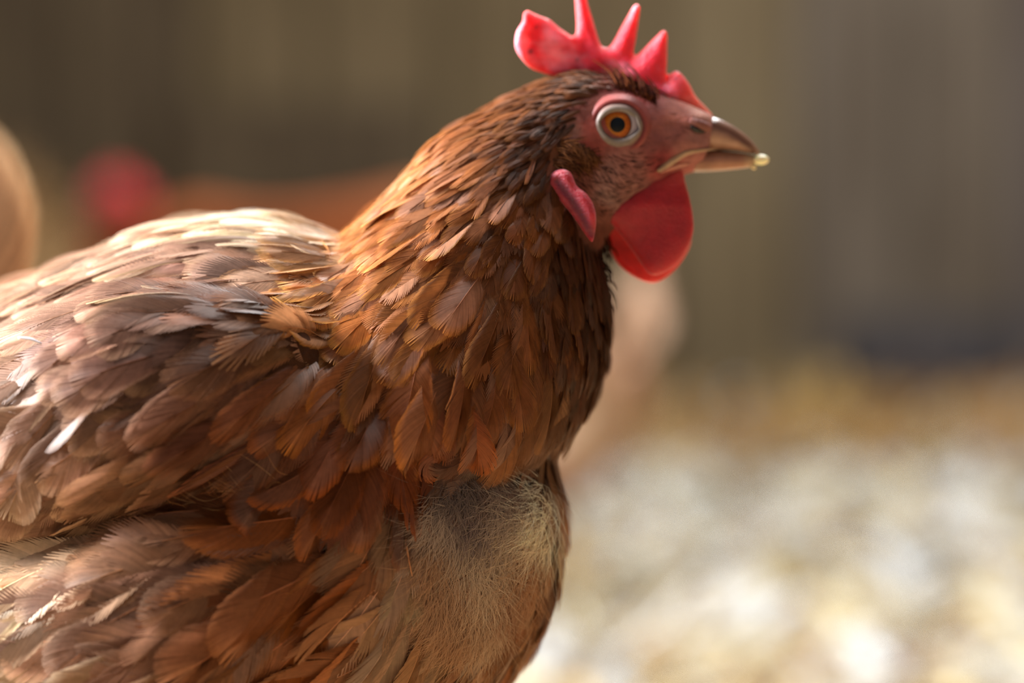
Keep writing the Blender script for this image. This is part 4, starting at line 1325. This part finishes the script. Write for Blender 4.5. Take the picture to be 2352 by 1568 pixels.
# ------------------------------------------------------------------ hens in the background
def bg_hen(label, loc, rz, low, s, c_back, c_side, c_rear, lift=0.0, tail=0.105):
    R_ = empty('hen', (loc[0], loc[1], lift), rz)
    tag(R_, label, 'hen', 'hens in the background')
    body = [(-.175, .285, -.16, .215, .02), (-.13, .285, -.12, .155, .052), (-.06, .275, -.05, .125, .074), (.02, .268, .01, .118, .08), (.085, .27, .09, .135, .07)]
    if low:
        neck = [(.125, .275, .15, .18, .05), (.165, .265, .185, .20, .032), (.20, .262, .212, .21, .021), (.228, .258, .235, .214, .017), (.255, .246, .252, .221, .009)]
        hd = (.228, .258)
    else:
        neck = [(.10, .30, .15, .19, .055), (.115, .345, .175, .28, .036), (.14, .39, .185, .345, .022), (.165, .41, .195, .365, .017), (.20, .395, .20, .375, .009)]
        hd = (.165, .41)
    r = np.array(body + neck) * s
    T_ = np.stack([r[:, 0], 0 * r[:, 0], r[:, 1]], 1); B_ = np.stack([r[:, 2], 0 * r[:, 0], r[:, 3]], 1)
    me = remesh_smooth(*loft(T_, B_, r[:, 4], (0, 1, 0), nseg=32), 0.005, iters=4)
    v_ = mesh_verts(me)
    m1 = np.clip((v_[:, 2] / s - 0.17) / 0.09, 0, 1)[:, None]
    cc = lin(c_side) * (1 - m1) + lin(c_back) * m1
    m2 = np.clip((-0.09 - v_[:, 0] / s) / 0.05, 0, 1)[:, None]
    cc = cc * (1 - m2) + lin(c_rear) * m2
    o_ = finish('body', me, M_BG, None, cols=cc); o_.parent = R_

    def part(nm, V, F, mat, col):
        ob = build(nm, np.asarray(V) * s, F, mat, None, cols=np.tile(lin(col), (len(V), 1)))
        ob.parent = R_
        return ob
    hx, hz = hd
    # comb with points
    ol = [(-.02, -.008), (-.035, .012), (-.03, .028), (-.018, .022), (-.012, .04), (0, .024), (.008, .042), (.016, .022), (.026, .034), (.03, .012), (.04, -.004), (.03, -.016), (0, -.012)]
    n_ = len(ol)
    V = [(hx + a, y, hz + b) for y in (-.0045, .0045) for a, b in ol]
    F = [tuple(range(n_))[::-1], tuple(range(n_, 2 * n_))] + [(i, (i + 1) % n_, n_ + (i + 1) % n_, n_ + i) for i in range(n_)]
    part('comb', V, F, M_COMB, (196, 36, 40))
    for sy in (-1, 1):
        V, F = loft([(hx + .005, sy * .009, hz - .03), (hx + .004, sy * .012, hz - .05), (hx + .008, sy * .012, hz - .07), (hx + .014, sy * .012, hz - .078)],
                    [(hx + .024, sy * .009, hz - .03), (hx + .034, sy * .012, hz - .05), (hx + .03, sy * .012, hz - .07), (hx + .02, sy * .012, hz - .079)], [.003, .004, .004, .001], (0, 1, 0), nseg=12)
        part('wattle', V, F, M_COMB, (186, 40, 42))
        V, F = loft([(hx - .012, sy * .017, hz - .012), (hx + .002, sy * .0175, hz - .008), (hx + .02, sy * .013, hz - .014)], [(hx - .012, sy * .017, hz - .036), (hx + .002, sy * .0175, hz - .042), (hx + .02, sy * .013, hz - .034)], [.001, .003, .001], (0, 1, 0), nseg=12)
        part('face', V, F, M_COMB, (180, 60, 56))
        V, F = cap(np.array([hx + .006, sy * .019, hz - .02]), np.array([0.0, sy * 1.0, 0.05]), .0045, 0.01, 1.5, rings=5, n=12)
        part('eye', V, F, M_EYE, (170, 96, 30))
        V, F = loft([(.075, sy * .068, .25), (.02, sy * .084, .262), (-.06, sy * .08, .265), (-.14, sy * .05, .268), (-.18, sy * .03, .262)],
                    [(.075, sy * .066, .19), (.02, sy * .08, .165), (-.06, sy * .078, .175), (-.14, sy * .05, .215), (-.18, sy * .03, .25)], [.004, .010, .011, .008, .003], (0, 1, 0), nseg=14)
        part('wing', V, F, M_BG, c_back)
        hip = np.array((.0, sy * .035, .15)) * s; ft = np.array((.012, sy * .035, 0.0)) * s
        n0 = len(C.objects)
        cR, sR = math.cos(rz), math.sin(rz)
        hipw = np.array([R_.location[0] + hip[0] * cR - hip[1] * sR, R_.location[1] + hip[0] * sR + hip[1] * cR, hip[2] + lift])
        ftw = np.array([R_.location[0] + ft[0] * cR - ft[1] * sR, R_.location[1] + ft[0] * sR + ft[1] * cR, lift])
        tmp = empty('tmp', (0, 0, 0)); add_leg(hipw, ftw, tmp, s, rz)
        lg = [c_ for c_ in C.objects if c_.parent == tmp][0]
        lg.parent = R_
        lg.matrix_parent_inverse = Matrix.Translation(Vector(R_.location)) @ Matrix.Rotation(rz, 4, 'Z')
        lg.matrix_parent_inverse.invert()
        bpy.data.objects.remove(tmp)
    V, F = loft([(hx + .022, 0, hz - .018), (hx + .035, 0, hz - .02), (hx + .05, 0, hz - .034)], [(hx + .022, 0, hz - .038), (hx + .035, 0, hz - .038), (hx + .05, 0, hz - .038)], [.008, .006, .001], (0, 1, 0), nseg=12)
    part('beak', V, F, M_BEAK, (190, 150, 110))
    rr = np.random.default_rng(int(abs(loc[0]) * 1000))
    for k in range(8):
        u = k / 7.0
        P0 = np.array([-.15, (k % 2 - .5) * .03, .26]); P2 = P0 + np.array([-.07 - .035 * u, (k % 2 - .5) * .04, .0 + tail * (1 - .57 * u)]); P1 = (P0 + P2) / 2 + np.array([-.008, 0, .0])
        nn = np.array([0.1, 1.0 if k % 2 else -1.0, .15]); nn /= np.linalg.norm(nn)
        V, F, K = lay_feather(P0, P1, P2, nn, nn, 0.13, .036, 14, 2, .1, 2.4, 8, lin(c_rear), lin(c_rear) * 1.1, lin((220, 200, 170)), rr)
        ob = build('tail_feather', V * s, F, M_FEATHER, None, cols=K); ob.parent = R_
    return R_


p1 = unproj(700, 700, 3.05)
bg_hen('blurred rusty brown hen with bright red comb behind the main hen', (p1[0], 3.05), math.pi - 0.75, True, 1.3, (150, 80, 40), (150, 84, 46), (150, 88, 48), tail=0.0)
p2 = unproj(1225, 900, 2.45)
bg_hen('blurred pale hen seen from the rear beside the straw floor', (p2[0] + 0.0, 2.45), math.pi / 2 + 0.35, True, 0.84, (196, 152, 124), (146, 94, 70), (206, 174, 148))
